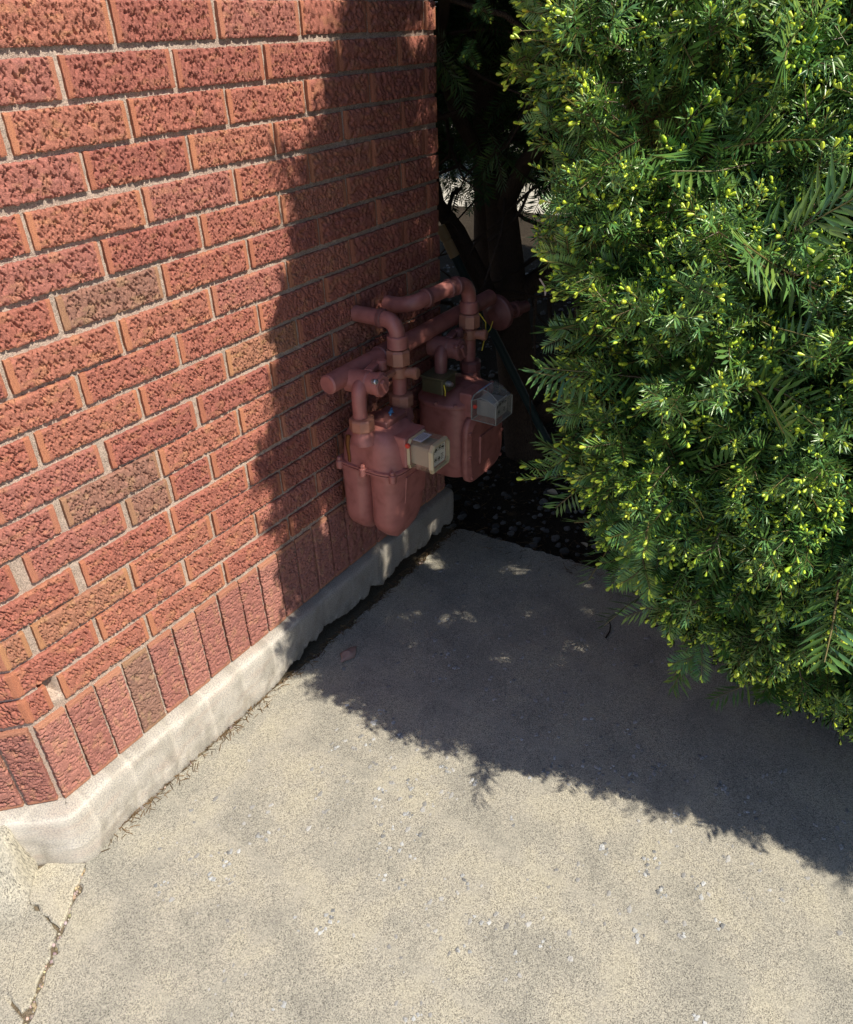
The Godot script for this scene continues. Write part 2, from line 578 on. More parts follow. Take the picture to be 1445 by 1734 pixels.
func build_ground() -> void:
	var g := PlaneMesh.new()
	g.size = Vector2(160, 160)
	var o := struct("ground", g, mats["pavement"], "pale open paving stretching away beyond the planting bed")
	o.position = Vector3(0, -1.66, 0)
	var nz := noise(5, 1.0, 3)
	var nm := noise(6, 6.0, 4)
	struct("planting_bed", sheet(1.10, 6.10, -8.0, 4.5, 130, 230, func(x, z): return -1.602 + 0.012 * nm.get_noise_2d(x, z) + 0.02 * nz.get_noise_2d(x, z)), mats["soil"], "dark bare soil and gravel bed in the shade under the yew")
	var nr := noise(71, 0.35, 3)
	# the big slab
	var poly := PackedVector2Array()
	var gap := noise(72, 0.16, 3)
	var x := -0.312
	while x < 1.150:
		var open := 0.0365 + 0.0135 * smoothstep(0.25, 0.45, x) + 0.004 * smoothstep(0.5, 0.9, x)
		poly.append(Vector2(x, open + 0.010 * gap.get_noise_2d(x * 100.0, 3.0) * (0.5 + smoothstep(0.2, 0.5, x))))
		x += 0.012
	poly.append(Vector2(1.152, 0.050))
	poly.append(Vector2(1.163, 0.062))
	poly.append_array(ragged(Vector2(1.168, 0.080), Vector2(1.200, 0.62), 0.014, 0.012, nr))
	poly.append_array(ragged(Vector2(1.200, 0.62), Vector2(1.215, 3.5), 0.05, 0.010, nr))
	poly.append(Vector2(1.215, 4.5))
	poly.append(Vector2(-4.0, 4.5))
	poly.append(Vector2(-4.0, 2.65))
	poly.append_array(ragged(Vector2(-2.2, 1.375), Vector2(-0.63, 0.272), 0.05, 0.006, nr))
	poly.append_array(ragged(Vector2(-0.63, 0.272), Vector2(-0.318, 0.052), 0.010, 0.013, nr))
	struct("concrete_slab", slab_mesh(poly, GY, 0.12), mats["concrete"], "large weathered concrete slab at the foot of the brick wall")
	# narrow strip of broken concrete between two cracks
	var p1 := PackedVector2Array()
	p1.append_array(ragged(Vector2(-0.352, -0.020), Vector2(-0.322, 0.045), 0.012, 0.003, nr))
	p1.append_array(ragged(Vector2(-0.320, 0.047), Vector2(-0.430, 0.126), 0.010, 0.006, nr))
	p1.append_array(ragged(Vector2(-0.432, 0.123), Vector2(-0.432, 0.018), 0.012, 0.010, nr))
	p1.append_array(ragged(Vector2(-0.432, 0.018), Vector2(-0.380, -0.035), 0.012, 0.002, nr))
	struct("concrete_patch", slab_mesh(p1, GY + 0.003, 0.10, 0.003), mats["concrete_patch"], "small pale broken piece of concrete under the wall corner")
	var p2 := PackedVector2Array()
	p2.append_array(ragged(Vector2(-0.436, 0.022), Vector2(-0.436, 0.125), 0.012, 0.010, nr))
	p2.append_array(ragged(Vector2(-0.436, 0.125), Vector2(-0.555, 0.207), 0.010, 0.010, nr))
	p2.append_array(ragged(Vector2(-0.560, 0.200), Vector2(-0.560, 0.146), 0.012, 0.006, nr))
	p2.append_array(ragged(Vector2(-0.560, 0.146), Vector2(-0.440, 0.026), 0.010, 0.003, nr))
	struct("concrete_patch", slab_mesh(p2, GY + 0.001, 0.10, 0.003), mats["concrete"], "long narrow strip of concrete between the two cracks")
	var p3 := PackedVector2Array([Vector2(-0.566, 0.150), Vector2(-0.566, 0.212), Vector2(-0.63, 0.262), Vector2(-2.2, 1.36), Vector2(-2.2, 1.26)])
	struct("concrete_patch", slab_mesh(p3, GY, 0.10, 0.003), mats["concrete"], "end of the concrete strip running on past the cracks")
	# grit that fills the cracks
	struct("crack_fill", sheet(-1.2, 1.16, -0.1, 0.6, 60, 20, func(a, b): return -1.562 + 0.010 * (1.0 - smoothstep(0.15, 0.40, a)) + 0.006 * nr.get_noise_2d(a * 300.0, b * 300.0)), mats["grit_fill"], "dark grit in the gap along the slab")
	# the left slab climbs towards the splayed side of the wall
	var st := begin()
	var K := 70
	for i in K + 1:
		for j in 71:
			var s := 0.0855 + 2.6 * pow(float(i) / K, 1.8)
			var d := 0.006 + 3.0 * pow(float(j) / 70.0, 1.9)
			if i == 0:
				s += 0.0016 * nr.get_noise_2d(d * 100.0, 9.0) - 0.012 * clampf((d - 0.02) / 0.3, 0.0, 1.0)
			var rise := 0.128 * pow(1.0 - smoothstep(0.02, 0.15, d + 0.012 * nz.get_noise_2d(s * 30.0, d * 30.0)), 1.2) * smoothstep(0.082, 0.112, s)
			var px := U0 - 0.7071 * s - 0.7071 * d
			var pz := -0.7071 * s + 0.7071 * d
			st.set_uv(Vector2(px, pz))
			st.set_uv2(Vector2(px, pz))
			st.add_vertex(Vector3(px, GY + rise - (0.004 if i == 0 else 0.0) + 0.0015 * nz.get_noise_2d(px * 9.0, pz * 9.0), pz))
	for i in K:
		for j in 70:
			var a := i * 71 + j
			for q in [a, a + 1, a + 71, a + 1, a + 72, a + 71]:
				st.add_index(q)
	st.generate_normals()
	struct("concrete_ramp", st.commit(), mats["concrete"], "concrete rising to the splayed brick face beside the crack")
	# exposed aggregate
	var pr := RandomNumberGenerator.new()
	pr.seed = 91
	var cols := []
	var xf := []
	var cl := noise(73, 2.2, 2)
	while xf.size() < 1100:
		var a := pr.randf_range(-0.6, 1.1)
		var b := pr.randf_range(0.12, 1.5)
		if a < -0.30 and b < 0.3 - (a + 0.3) * 0.8:
			continue
		if cl.get_noise_2d(a, b) < -0.05 + pr.randf() * 0.35 - 0.15:
			continue
		var s := 0.0018 + 0.0058 * pow(pr.randf(), 2.4)
		var bs := Basis(Vector3.UP, pr.randf() * TAU).scaled(Vector3(s * pr.randf_range(0.8, 1.6), s * 0.5, s))
		xf.append(Transform3D(bs, Vector3(a, GY - s * 0.22, b)))
		var v := pr.randf_range(0.17, 0.36)
		cols.append(Color(v * 1.0, v * 0.985, v * 0.95))
	for k in 85:
		var ca := pr.randf_range(-0.35, 0.75)
		var cb := pr.randf_range(0.22, 1.45)
		for q in pr.randi_range(2, 6):
			var s := pr.randf_range(0.0022, 0.0060)
			var pa := ca + pr.randfn() * 0.008
			var pb := cb + pr.randfn() * 0.008
			xf.append(Transform3D(Basis(Vector3.UP, pr.randf() * TAU).scaled(Vector3(s * pr.randf_range(0.7, 1.5), s * 0.55, s)), Vector3(pa, GY - s * 0.15, pb)))
			var v := pr.randf_range(0.24, 0.42) if q % 3 < 2 else 0.16
			cols.append(Color(v * 0.98, v, v * 1.0))
	many("pebbles", stone_mesh(3, 1.0, Color(1, 1, 1), 0.55), mats["stone"], xf, self, cols)
	# grit along the foot of the wall and in the cracks
	xf = []
	cols = []
	for i in 1700:
		var a := pr.randf_range(-0.31, 1.15)
		var b := 0.036 + 0.012 * pr.randf() + 0.012 * smoothstep(0.3, 0.5, a) * pr.randf()
		if i > 1350:
			var t := pr.randf()
			var q := Vector2(-0.320, 0.050).lerp(Vector2(-0.60, 0.250), t)
			a = q.x + pr.randf_range(-0.007, 0.007)
			b = q.y + pr.randf_range(-0.007, 0.007)
		elif a > 0.32 and pr.randf() < 0.55:
			continue
		var s := 0.0014 + 0.0036 * pow(pr.randf(), 2.5)
		xf.append(Transform3D(Basis.from_euler(Vector3(pr.randf() * 6, pr.randf() * 6, 0)).scaled(Vector3(s, s * 0.8, s * 1.2)), Vector3(a, GY - 0.012 + 0.009 * pr.randf() - 0.008 * smoothstep(0.3, 0.5, a), b)))
		var v := pr.randf_range(0.16, 0.50)
		cols.append(Color(v, v * pr.randf_range(0.70, 0.95), v * pr.randf_range(0.45, 0.85)))
	many("grit", stone_mesh(4, 0.8, Color(1, 1, 1)), mats["stone"], xf, self, cols)
	# gravel of the bed
	xf = []
	cols = []
	for i in 4200:
		var a := 1.19 + 3.4 * pow(pr.randf(), 1.7)
		var b := pr.randf_range(-1.9, 1.3)
		var s := 0.004 + 0.013 * pow(pr.randf(), 2.0)
		xf.append(Transform3D(Basis.from_euler(Vector3(pr.randf() * 0.6, pr.randf() * 6, 0)).scaled(Vector3(s * 1.2, s * 0.7, s)), Vector3(a, -1.598 + s * 0.2, b)))
		var v := pr.randf_range(0.04, 0.19)
		cols.append(Color(v, v * 0.95, v * 0.88))
	var nl2 := begin()
	tube(nl2, PackedVector3Array([Vector3(-1, 0, 0), Vector3(0, 0.10, 0.04), Vector3(1, 0, 0)]), 0.09, 0.06, 4)
	var lx := []
	var lc := []
	for i in 3600:
		var a := 1.17 + 1.5 * pow(pr.randf(), 1.4)
		var b := pr.randf_range(-0.6, 1.2)
		var hgt := -1.590 + 0.006 * pr.randf()
		if a < 1.215:
			hgt = GY + 0.001
			a -= 0.10 * pow(pr.randf(), 2.0)
		if i > 3100:
			a = pr.randf_range(-0.28, 1.15)
			b = 0.036 + 0.030 * pow(pr.randf(), 1.6)
			hgt = GY + 0.0008
		var s := pr.randf_range(0.006, 0.012)
		lx.append(Transform3D(Basis.from_euler(Vector3(pr.randf_range(-0.3, 0.3), pr.randf() * 6.3, pr.randf_range(-0.3, 0.3))).scaled(Vector3(s, s, s)), Vector3(a, hgt, b)))
		var v := pr.randf_range(0.06, 0.20)
		lc.append(Color(v, v * 0.62, v * 0.30))
	many("needle_litter", nl2.commit(), mats["stone"], lx, self, lc)
	many("gravel", stone_mesh(8, 0.8, Color(1, 1, 1)), mats["stone"], xf, self, cols)

# ---------------------------------------------------------------- wall
func brick_mesh(len_: float, hgt: float, seed_: int, nx: int, ny: int) -> ArrayMesh:
	var warp := noise(seed_ * 3 + 1, 60.0, 2)
	var big := noise(seed_ * 3 + 2, 1.0, 3, FastNoiseLite.TYPE_SIMPLEX_SMOOTH, 0.55)
	var fine := noise(seed_ * 3 + 5, 1.0, 2)
	var edge := noise(seed_ * 3 + 7, 110.0, 3)
	var flame := noise(seed_ * 3 + 9, 22.0, 3)
	var sx0 := 0.0098 + 0.0026 * sin(seed_ * 0.9)
	var ml := 0.0092 + 0.0022 * sin(seed_ * 1.7)
	var mr := 0.0090 + 0.0024 * cos(seed_ * 2.3)
	var P := PackedVector3Array()
	var C := PackedColorArray()
	var hl := len_ * 0.5
	var hh := hgt * 0.5
	for j in ny + 1:
		for i in nx + 1:
			var x := -hl + len_ * i / nx
			var y := -hh + hgt * j / ny
			var wx := warp.get_noise_2d(x, y) * 0.006
			var wy := warp.get_noise_2d(x + 9.0, y) * 0.008
			var q := Vector2((x + wx) / sx0, (y + wy) / 0.048)
			var n1 := big.get_noise_2d(q.x, q.y)
			var n2 := fine.get_noise_2d((x + wx * 0.7) / 0.0052 + 40.0, (y + wy * 0.4) / 0.0280)
			var n3 := fine.get_noise_2d((x + wx) / 0.020 + 80.0, (y + wy) / 0.024)
			var crack := (1.0 - smoothstep(0.010, 0.105, absf(n1))) * smoothstep(-0.10, 0.22, n3)
			var dep := 0.0058 * crack + 0.0048 * smoothstep(0.26, 0.38, n2) + 0.0007 * fine.get_noise_2d(x / 0.0028, y / 0.0045)
			dep += 0.0018 * n1 + 0.0014 * flame.get_noise_2d(x + 3.0, y)
			dep = clampf(dep, -0.0020, 0.0064)
			var wl := ml + 0.0012 * edge.get_noise_2d(1.0, y * 2.0)
			var wr := mr + 0.0012 * edge.get_noise_2d(2.0, y * 2.0)
			var inl := smoothstep(wl - 0.0008, wl + 0.0012, x + hl)
			var inr := smoothstep(wr - 0.0008, wr + 0.0012, hl - x)
			var rough := inl * inr
			var z := lerpf(-0.0016, -dep, rough)
			# worn long edges
			var e := minf(y + hh, hh - y)
			var ew := 0.0035 + 0.0025 * edge.get_noise_2d(x, signf(y) * 0.3)
			if e < ew:
				var t := 1.0 - e / ew
				z -= t * t * (0.0022 + 0.0020 * edge.get_noise_2d(x * 1.3, y * 3.0)) * lerpf(0.5, 1.0, rough)
			var ex := minf(x + hl, hl - x)
			if ex < 0.0022:
				z -= (1.0 - ex / 0.0022) * 0.0012
			var px := x
			var py := y
			if j == 0 or j == ny:
				py += 0.0016 * edge.get_noise_2d(x * 0.9, y * 7.0) * (1.0 if j == ny else 1.3)
			if i == 0 or i == nx:
				px += 0.0008 * edge.get_noise_2d(x * 7.0, y)
			P.append(Vector3(px, py, z))
			var fl := smoothstep(0.12, 0.42, flame.get_noise_2d(x * 0.7, y * 1.6)) * rough
			var ov := smoothstep(0.15, 0.5, flame.get_noise_2d(x * 1.1 + 7.0, y))
			var c := Color(0.70, 0.68, 0.68).lerp(Color(0.80, 0.90, 0.74), fl * 0.75).lerp(Color(0.58, 0.60, 0.66), ov * 0.4 * rough)
			c = Color(0.84, 0.86, 0.70).lerp(c, rough)
			C.append(c)
	var w := nx + 1
	var N := PackedVector3Array()
	N.resize(P.size())
	for j in ny + 1:
		for i in w:
			var a := P[j * w + maxi(i - 1, 0)]
			var b := P[j * w + mini(i + 1, nx)]
			var c := P[maxi(j - 1, 0) * w + i]
			var d := P[mini(j + 1, ny) * w + i]
			N[j * w + i] = (b - a).cross(d - c).normalized()
	var I := PackedInt32Array()
	for j in ny:
		for i in nx:
			var a := j * w + i
			I.append_array(PackedInt32Array([a, a + w, a + 1, a + 1, a + w, a + w + 1]))
	# sides
	var per := []
	for i in nx:
		per.append([i, i + 1, Vector3(0, -1, 0)])
		per.append([ny * w + i + 1, ny * w + i, Vector3(0, 1, 0)])
	for j in ny:
		per.append([(j + 1) * w, j * w, Vector3(-1, 0, 0)])
		per.append([j * w + nx, (j + 1) * w + nx, Vector3(1, 0, 0)])
	for s in per:
		var a: Vector3 = P[s[0]]
		var b: Vector3 = P[s[1]]
		var k := P.size()
		P.append_array(PackedVector3Array([a, b, Vector3(b.x, b.y, -0.04), Vector3(a.x, a.y, -0.04)]))
		for q in 4:
			N.append(s[2])
		C.append_array(PackedColorArray([C[s[0]], C[s[1]], C[s[1]], C[s[0]]]))
		I.append_array(PackedInt32Array([k, k + 1, k + 2, k, k + 2, k + 3]))
	var arr := []
	arr.resize(Mesh.ARRAY_MAX)
	arr[Mesh.ARRAY_VERTEX] = P
	arr[Mesh.ARRAY_NORMAL] = N
	arr[Mesh.ARRAY_COLOR] = C
	arr[Mesh.ARRAY_INDEX] = I
	var m := ArrayMesh.new()
	m.add_surface_from_arrays(Mesh.PRIMITIVE_TRIANGLES, arr)
	return m

var bricks := {}     # size class -> list of variants

func brick_of(len_: float, fine: bool) -> Array:
	var cls := 0.2123
	if len_ < 0.085:
		cls = 0.062
	elif len_ < 0.150:
		cls = 0.106
	elif len_ < 0.185:
		cls = 0.165
	var key := "%.3f_%s" % [cls, fine]
	var list: Array = bricks[key]
	return [list[rng.randi() % list.size()], cls]

func lay(wall: Node3D, origin: Vector3, ux: Vector3, nrm: Vector3, ua: float, ub: float, y: float, tone: String, fine := true, upright := false) -> void:
	var pick := brick_of(ub - ua, fine) if not upright else brick_of(0.21, fine)
	var c := origin + ux * (ua + ub) * 0.5
	c.y = y
	var bx := ux
	var by := Vector3.UP
	var sx: float = (ub - ua) / pick[1]
	var sy := 0.0572 / 0.0575
	if upright:
		bx = Vector3.UP
		by = -ux
		sx = 0.2095 / pick[1]
		sy = (ub - ua) / 0.0575
	if rng.randf() < 0.5:
		bx = -bx
		by = -by
	var tilt := nrm.rotated(ux, rng.randf_range(-0.010, 0.010)).rotated(Vector3.UP, rng.randf_range(-0.008, 0.008))
	var bz := tilt
	bx = (bx - bz * bx.dot(bz)).normalized().rotated(bz, rng.randf_range(-0.006, 0.006))
	by = bz.cross(bx)
	var pos := c + nrm * rng.randf_range(-0.0012, 0.0016) + Vector3.UP * rng.randf_range(-0.0010, 0.0010)
	part("brick", pick[0], mats["brick_" + tone], wall, Transform3D(Basis(bx * sx, by * sy, bz), pos))

func any_tone() -> String:
	var v := rng.randf()
	if v < 0.50: return "red"
	if v < 0.66: return "orange"
	if v < 0.84: return "rose"
	return "deep"

func build_wall() -> void:
	for spec in [[0.2123, 7], [0.165, 3], [0.106, 3], [0.062, 2]]:
		for fine in [true, false]:
			var list := []
			var cnt: int = spec[1] if fine else maxi(spec[1] - 3, 2)
			for i in cnt:
				var nx := int(spec[0] / (0.0021 if fine else 0.0040))
				list.append(brick_mesh(spec[0], 0.0575, 100 + i * 13 + int(spec[0] * 1000) + (500 if not fine else 0), nx, 27 if fine else 14))
			bricks["%.3f_%s" % [spec[0], fine]] = list
	var wall := thing("brick_wall", "red textured brick wall with a splayed corner on a pale concrete footing", "wall")
	# mortar sheet behind the main face, pushed in between the bricks
	var nz := noise(51, 40.0, 4)
	var nl := noise(52, 9.0, 2)
	var st := begin()
	var nx := 260
	var ny := 300
	for j in ny + 1:
		for i in nx + 1:
			var x := lerpf(U0 + 0.004, U1, float(i) / nx)
			var y := lerpf(-1.42, 0.30, float(j) / ny)
			var z := -0.0086 + 0.0024 * nz.get_noise_2d(x, y) + 0.0016 * nl.get_noise_2d(x, y)
			# a joint that has lost its mortar
			z -= 0.026 * smoothstep(-0.250, -0.244, x) * (1.0 - smoothstep(-0.222, -0.214, x)) * smoothstep(-1.168, -1.160, y + 0.3 * (x + 0.232)) * (1.0 - smoothstep(-1.120, -1.112, y))
			st.add_vertex(Vector3(x, y, z))
	for j in ny:
		for i in nx:
			var a := j * (nx + 1) + i
			for q in [a, a + nx + 1, a + 1, a + 1, a + nx + 1, a + nx + 2]:
				st.add_index(q)
	st.generate_normals()
	part("mortar", st.commit(), mats["mortar"], wall)
	# body of the wall
	st = begin()
	var fp := PackedVector2Array([Vector2(U0 + 0.007, -0.040), Vector2(U1 - 0.008, -0.040), Vector2(U1 - 0.008, -1.6), Vector2(-1.85, -1.6), Vector2(U0 - 0.7071 * 1.5 + 0.006, -0.7071 * 1.5 - 0.006), Vector2(U0 + 0.007, -0.007)])
	var nfp := fp.size()
	for i in nfp:
		var a := fp[i]
		var b := fp[(i + 1) % nfp]
		var d := (b - a).normalized()
		var nn := Vector3(-d.y, 0, d.x)
		quad(st, Vector3(a.x, -1.62, a.y), Vector3(b.x, -1.62, b.y), Vector3(b.x, 1.5, b.y), Vector3(a.x, 1.5, a.y), nn, nn, nn, nn)
	var cap := Geometry2D.triangulate_polygon(fp)
	for k in range(0, cap.size(), 3):
		tri(st, Vector3(fp[cap[k]].x, 1.5, fp[cap[k]].y), Vector3(fp[cap[k + 1]].x, 1.5, fp[cap[k + 1]].y), Vector3(fp[cap[k + 2]].x, 1.5, fp[cap[k + 2]].y), Vector3.UP, Vector3.UP, Vector3.UP)
	part("masonry_core", st.commit(), mats["mortar"], wall)
	# courses of the main face
	var ux := Vector3(1, 0, 0)
	var nz3 := Vector3(0, 0, 1)
	var org := Vector3.ZERO
	var off := {1: 0.005, 3: -0.001, 5: -0.010, 7: -0.004, 9: 0.0, 11: 0.010, 13: 0.017, 15: -0.009, 17: -0.004, 2: 0.001, 4: 0.003, 6: -0.003, 8: -0.008, 10: 0.001, 12: 0.006, 14: 0.002, 16: 0.003}
	var wide := {"11:0": 0.017, "13:-1": 0.026, "13:0": 0.014, "14:-0.5": 0.020, "15:-1": 0.016, "12:-0.5": 0.016, "11:1": 0.015, "17:-1": 0.026, "16:0.5": 0.013}
	var tone := {"7:0": "brown", "12:-0.5": "brown", "13:0": "brown", "14:-1": "tan", "15:-1": "tan", "10:1.5": "tan", "8:0.5": "orange", "9:-1": "orange", "8:-0.5": "orange", "5:0": "orange", "3:0": "orange", "4:1.5": "orange", "1:0": "orange", "2:0.5": "deep", "2:1.5": "deep", "1:1": "deep", "6:0.5": "deep", "16:0.5": "orange", "15:-1.5": "tan", "4:-0.5": "rose", "16:-0.5": "orange", "17:0": "orange"}
	for r in range(-4, 18):
		var y := -H * r + 0.001 * sin(r * 2.1)
		var o: float = off.get(r, 0.0)
		var joints := []
		var i := -1.0 if r % 2 != 0 else -0.5
		while i * L + o < U1 - 0.03:
			joints.append(i)
			if r == 13 and i == 0.0:
				joints.append(0.5)
			i += 1.0
		var prev := U0
		var pw := 0.0
		var pi_: float = -1.5
		for k in joints.size() + 1:
			var e := U1
			var wj := 0.0
			var id := 99.0
			if k < joints.size():
				id = joints[k]
				var key := "%d:%s" % [r, str(id).trim_suffix(".0")]
				e = id * L + o + rng.randf_range(-0.002, 0.002)
				wj = wide.get(key, 0.0095 + rng.randf_range(-0.0012, 0.0014))
			var a := prev + pw * 0.5
			var b := e - wj * 0.5
			var tk := "%d:%s" % [r, str(pi_).trim_suffix(".0")]
			var tn: String = tone.get(tk, any_tone())
			lay(wall, org, ux, nz3, a, b, y, tn, a < 0.62)
			prev = e
			pw = wj
			pi_ = id
	# soldier course
	var k2 := 0
	var sj := -0.222
	var a0 := U0 + 0.003
	while a0 < U1 - 0.02:
		var b0 := minf(sj - 0.003, U1)
		var tn := "dusty" if rng.randf() < 0.6 else "dusty_dark"
		if k2 == 3: tn = "dusty_brown"
		lay(wall, org, ux, nz3, a0, b0, -1.3005 + rng.randf_range(-0.002, 0.002), tn, a0 < 0.62, true)
		a0 = sj + 0.003
		sj += 0.0672
		k2 += 1
	# splayed face on the left
	var ul := Vector3(-0.7071, 0, -0.7071)
	var nl3 := Vector3(-0.7071, 0, 0.7071)
	var ol := Vector3(U0, 0, 0)
	for r in range(-4, 18):
		var s := 0.0
		var first := 0.16 if r % 2 != 0 else 0.105
		while s < 0.72:
			var e := s + (first if s == 0.0 else 0.2123)
			lay(wall, ol, ul, nl3, s, e, -H * r, any_tone(), r > 10 and s < 0.2)
			s = e + 0.010
	var s2 := 0.014
	while s2 < 0.72:
		lay(wall, ol, ul, nl3, s2, s2 + 0.0585, -1.3005, "dusty" if int(s2 * 100) % 2 == 0 else "dusty_dark", s2 < 0.3, true)
		s2 += 0.0672
	# footing
	var fz := noise(61, 9.0, 4)
	var fs := noise(62, 3.0, 3)
	var path := []
	var s3 := -0.8
	while s3 < -0.001:
		path.append([Vector3(U0, 0, 0) - Vector3(-0.7071, 0, -0.7071) * s3, nl3, s3])
		s3 += 0.02
	for q in 9:
		var t := q / 8.0
		path.append([Vector3(U0, 0, 0), nl3.slerp(nz3, t), 0.0])
	s3 = 0.008
	while s3 < U1 - U0 - 0.001:
		path.append([Vector3(U0 + s3, 0, 0), nz3, s3])
		s3 += 0.006
	for q in 7:
		path.append([Vector3(U1, 0, 0), nz3.slerp(Vector3(1, 0, 0), q / 6.0), U1 - U0])
	for q in 20:
		path.append([Vector3(U1, 0, -0.03 - q * 0.04), Vector3(1, 0, 0), U1 - U0 + 0.03 + q * 0.04])
	var rows := []
	var colr := []
	for p in path:
		var s4: float = p[2]
		var px: float = p[0].x
		var bulge := exp(-pow(s4 / 0.055, 2.0))
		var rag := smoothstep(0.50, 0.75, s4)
		var yb := -1.560 + rag * (0.034 + 0.030 * fz.get_noise_1d(s4 * 1.6) + 0.012 * fz.get_noise_1d(s4 * 7.0))
		yb += 0.006 * fz.get_noise_1d(s4 * 5.0) * (1.0 - rag)
		var ring := PackedVector3Array()
		var cr := PackedColorArray()
		var prof := [[-0.012, -1.4075], [0.010, -1.4100], [0.019, -1.4135], [0.0250, -1.4180], [0.0285, -1.4245], [0.0300, -1.433], [0.0308, -1.443], [0.0315, -1.453], [0.0322, -1.463], [0.0328, -1.474], [0.0332, -1.485], [0.0336, -1.495]]
		for q in 5:
			prof.append([0.0338, lerpf(-1.497, yb + 0.010, q / 4.0)])
		prof.append_array([[0.030, yb + 0.002], [0.020, yb - 0.003], [-0.012, yb - 0.005]])
		var idx := 0
		for v in prof:
			var down := clampf((-1.41 - v[1]) / 0.13, 0.0, 1.0)
			var oo: float = v[0]
			if oo > 0.0:
				oo *= 1.0 + bulge * (0.25 + 0.30 * down) - 0.25 * rag * down
				oo += 0.0030 * fz.get_noise_2d(s4, v[1] * 2.0) + 0.0018 * fz.get_noise_2d(s4 * 6.0, v[1] * 7.0)
				oo -= 0.0050 * smoothstep(0.12, 0.30, fz.get_noise_2d(s4 * 2.6 + 30.0, v[1] * 2.6)) * smoothstep(0.45, 0.85, down)
				# a knocked-off lump
				oo -= 0.010 * exp(-pow((s4 - 0.80) / 0.05, 2.0)) * down
			ring.append(p[0] + p[1] * oo + Vector3(0, v[1] + (0.0025 * fz.get_noise_2d(s4 * 2.0, 4.0) if idx < 5 else 0.0), 0))
			var pink := smoothstep(0.05, 0.45, fs.get_noise_2d(s4 * 1.5, v[1] * 14.0))
			var dirt := smoothstep(-0.05, 0.45, fs.get_noise_2d(s4 * 5.0 + 9.0, v[1] * 3.0 + 0.02 * sin(s4 * 30.0))) * 0.8 + 0.55 * smoothstep(0.55, 1.0, down + 0.5 * fz.get_noise_2d(s4 * 3.0, 8.0))
			var base := Color(0.70, 0.665, 0.60).lerp(Color(0.66, 0.53, 0.45), pink * 0.4).lerp(Color(0.44, 0.415, 0.36), dirt * 0.65)
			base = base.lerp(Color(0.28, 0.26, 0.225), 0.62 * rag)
			cr.append(base)
			idx += 1
		rows.append(ring)
		colr.append(cr)
	st = begin()
	var pc: int = rows[0].size()
	for i in rows.size():
		for j in pc:
			st.set_color(colr[i][j])
			st.add_vertex(rows[i][j])
	for i in rows.size() - 1:
		for j in pc - 1:
			var a := i * pc + j
			for q in [a, a + pc, a + 1, a + 1, a + pc, a + pc + 1]:
				st.add_index(q)
	st.generate_normals()
	part("footing", st.commit(), mats["curb"], wall)

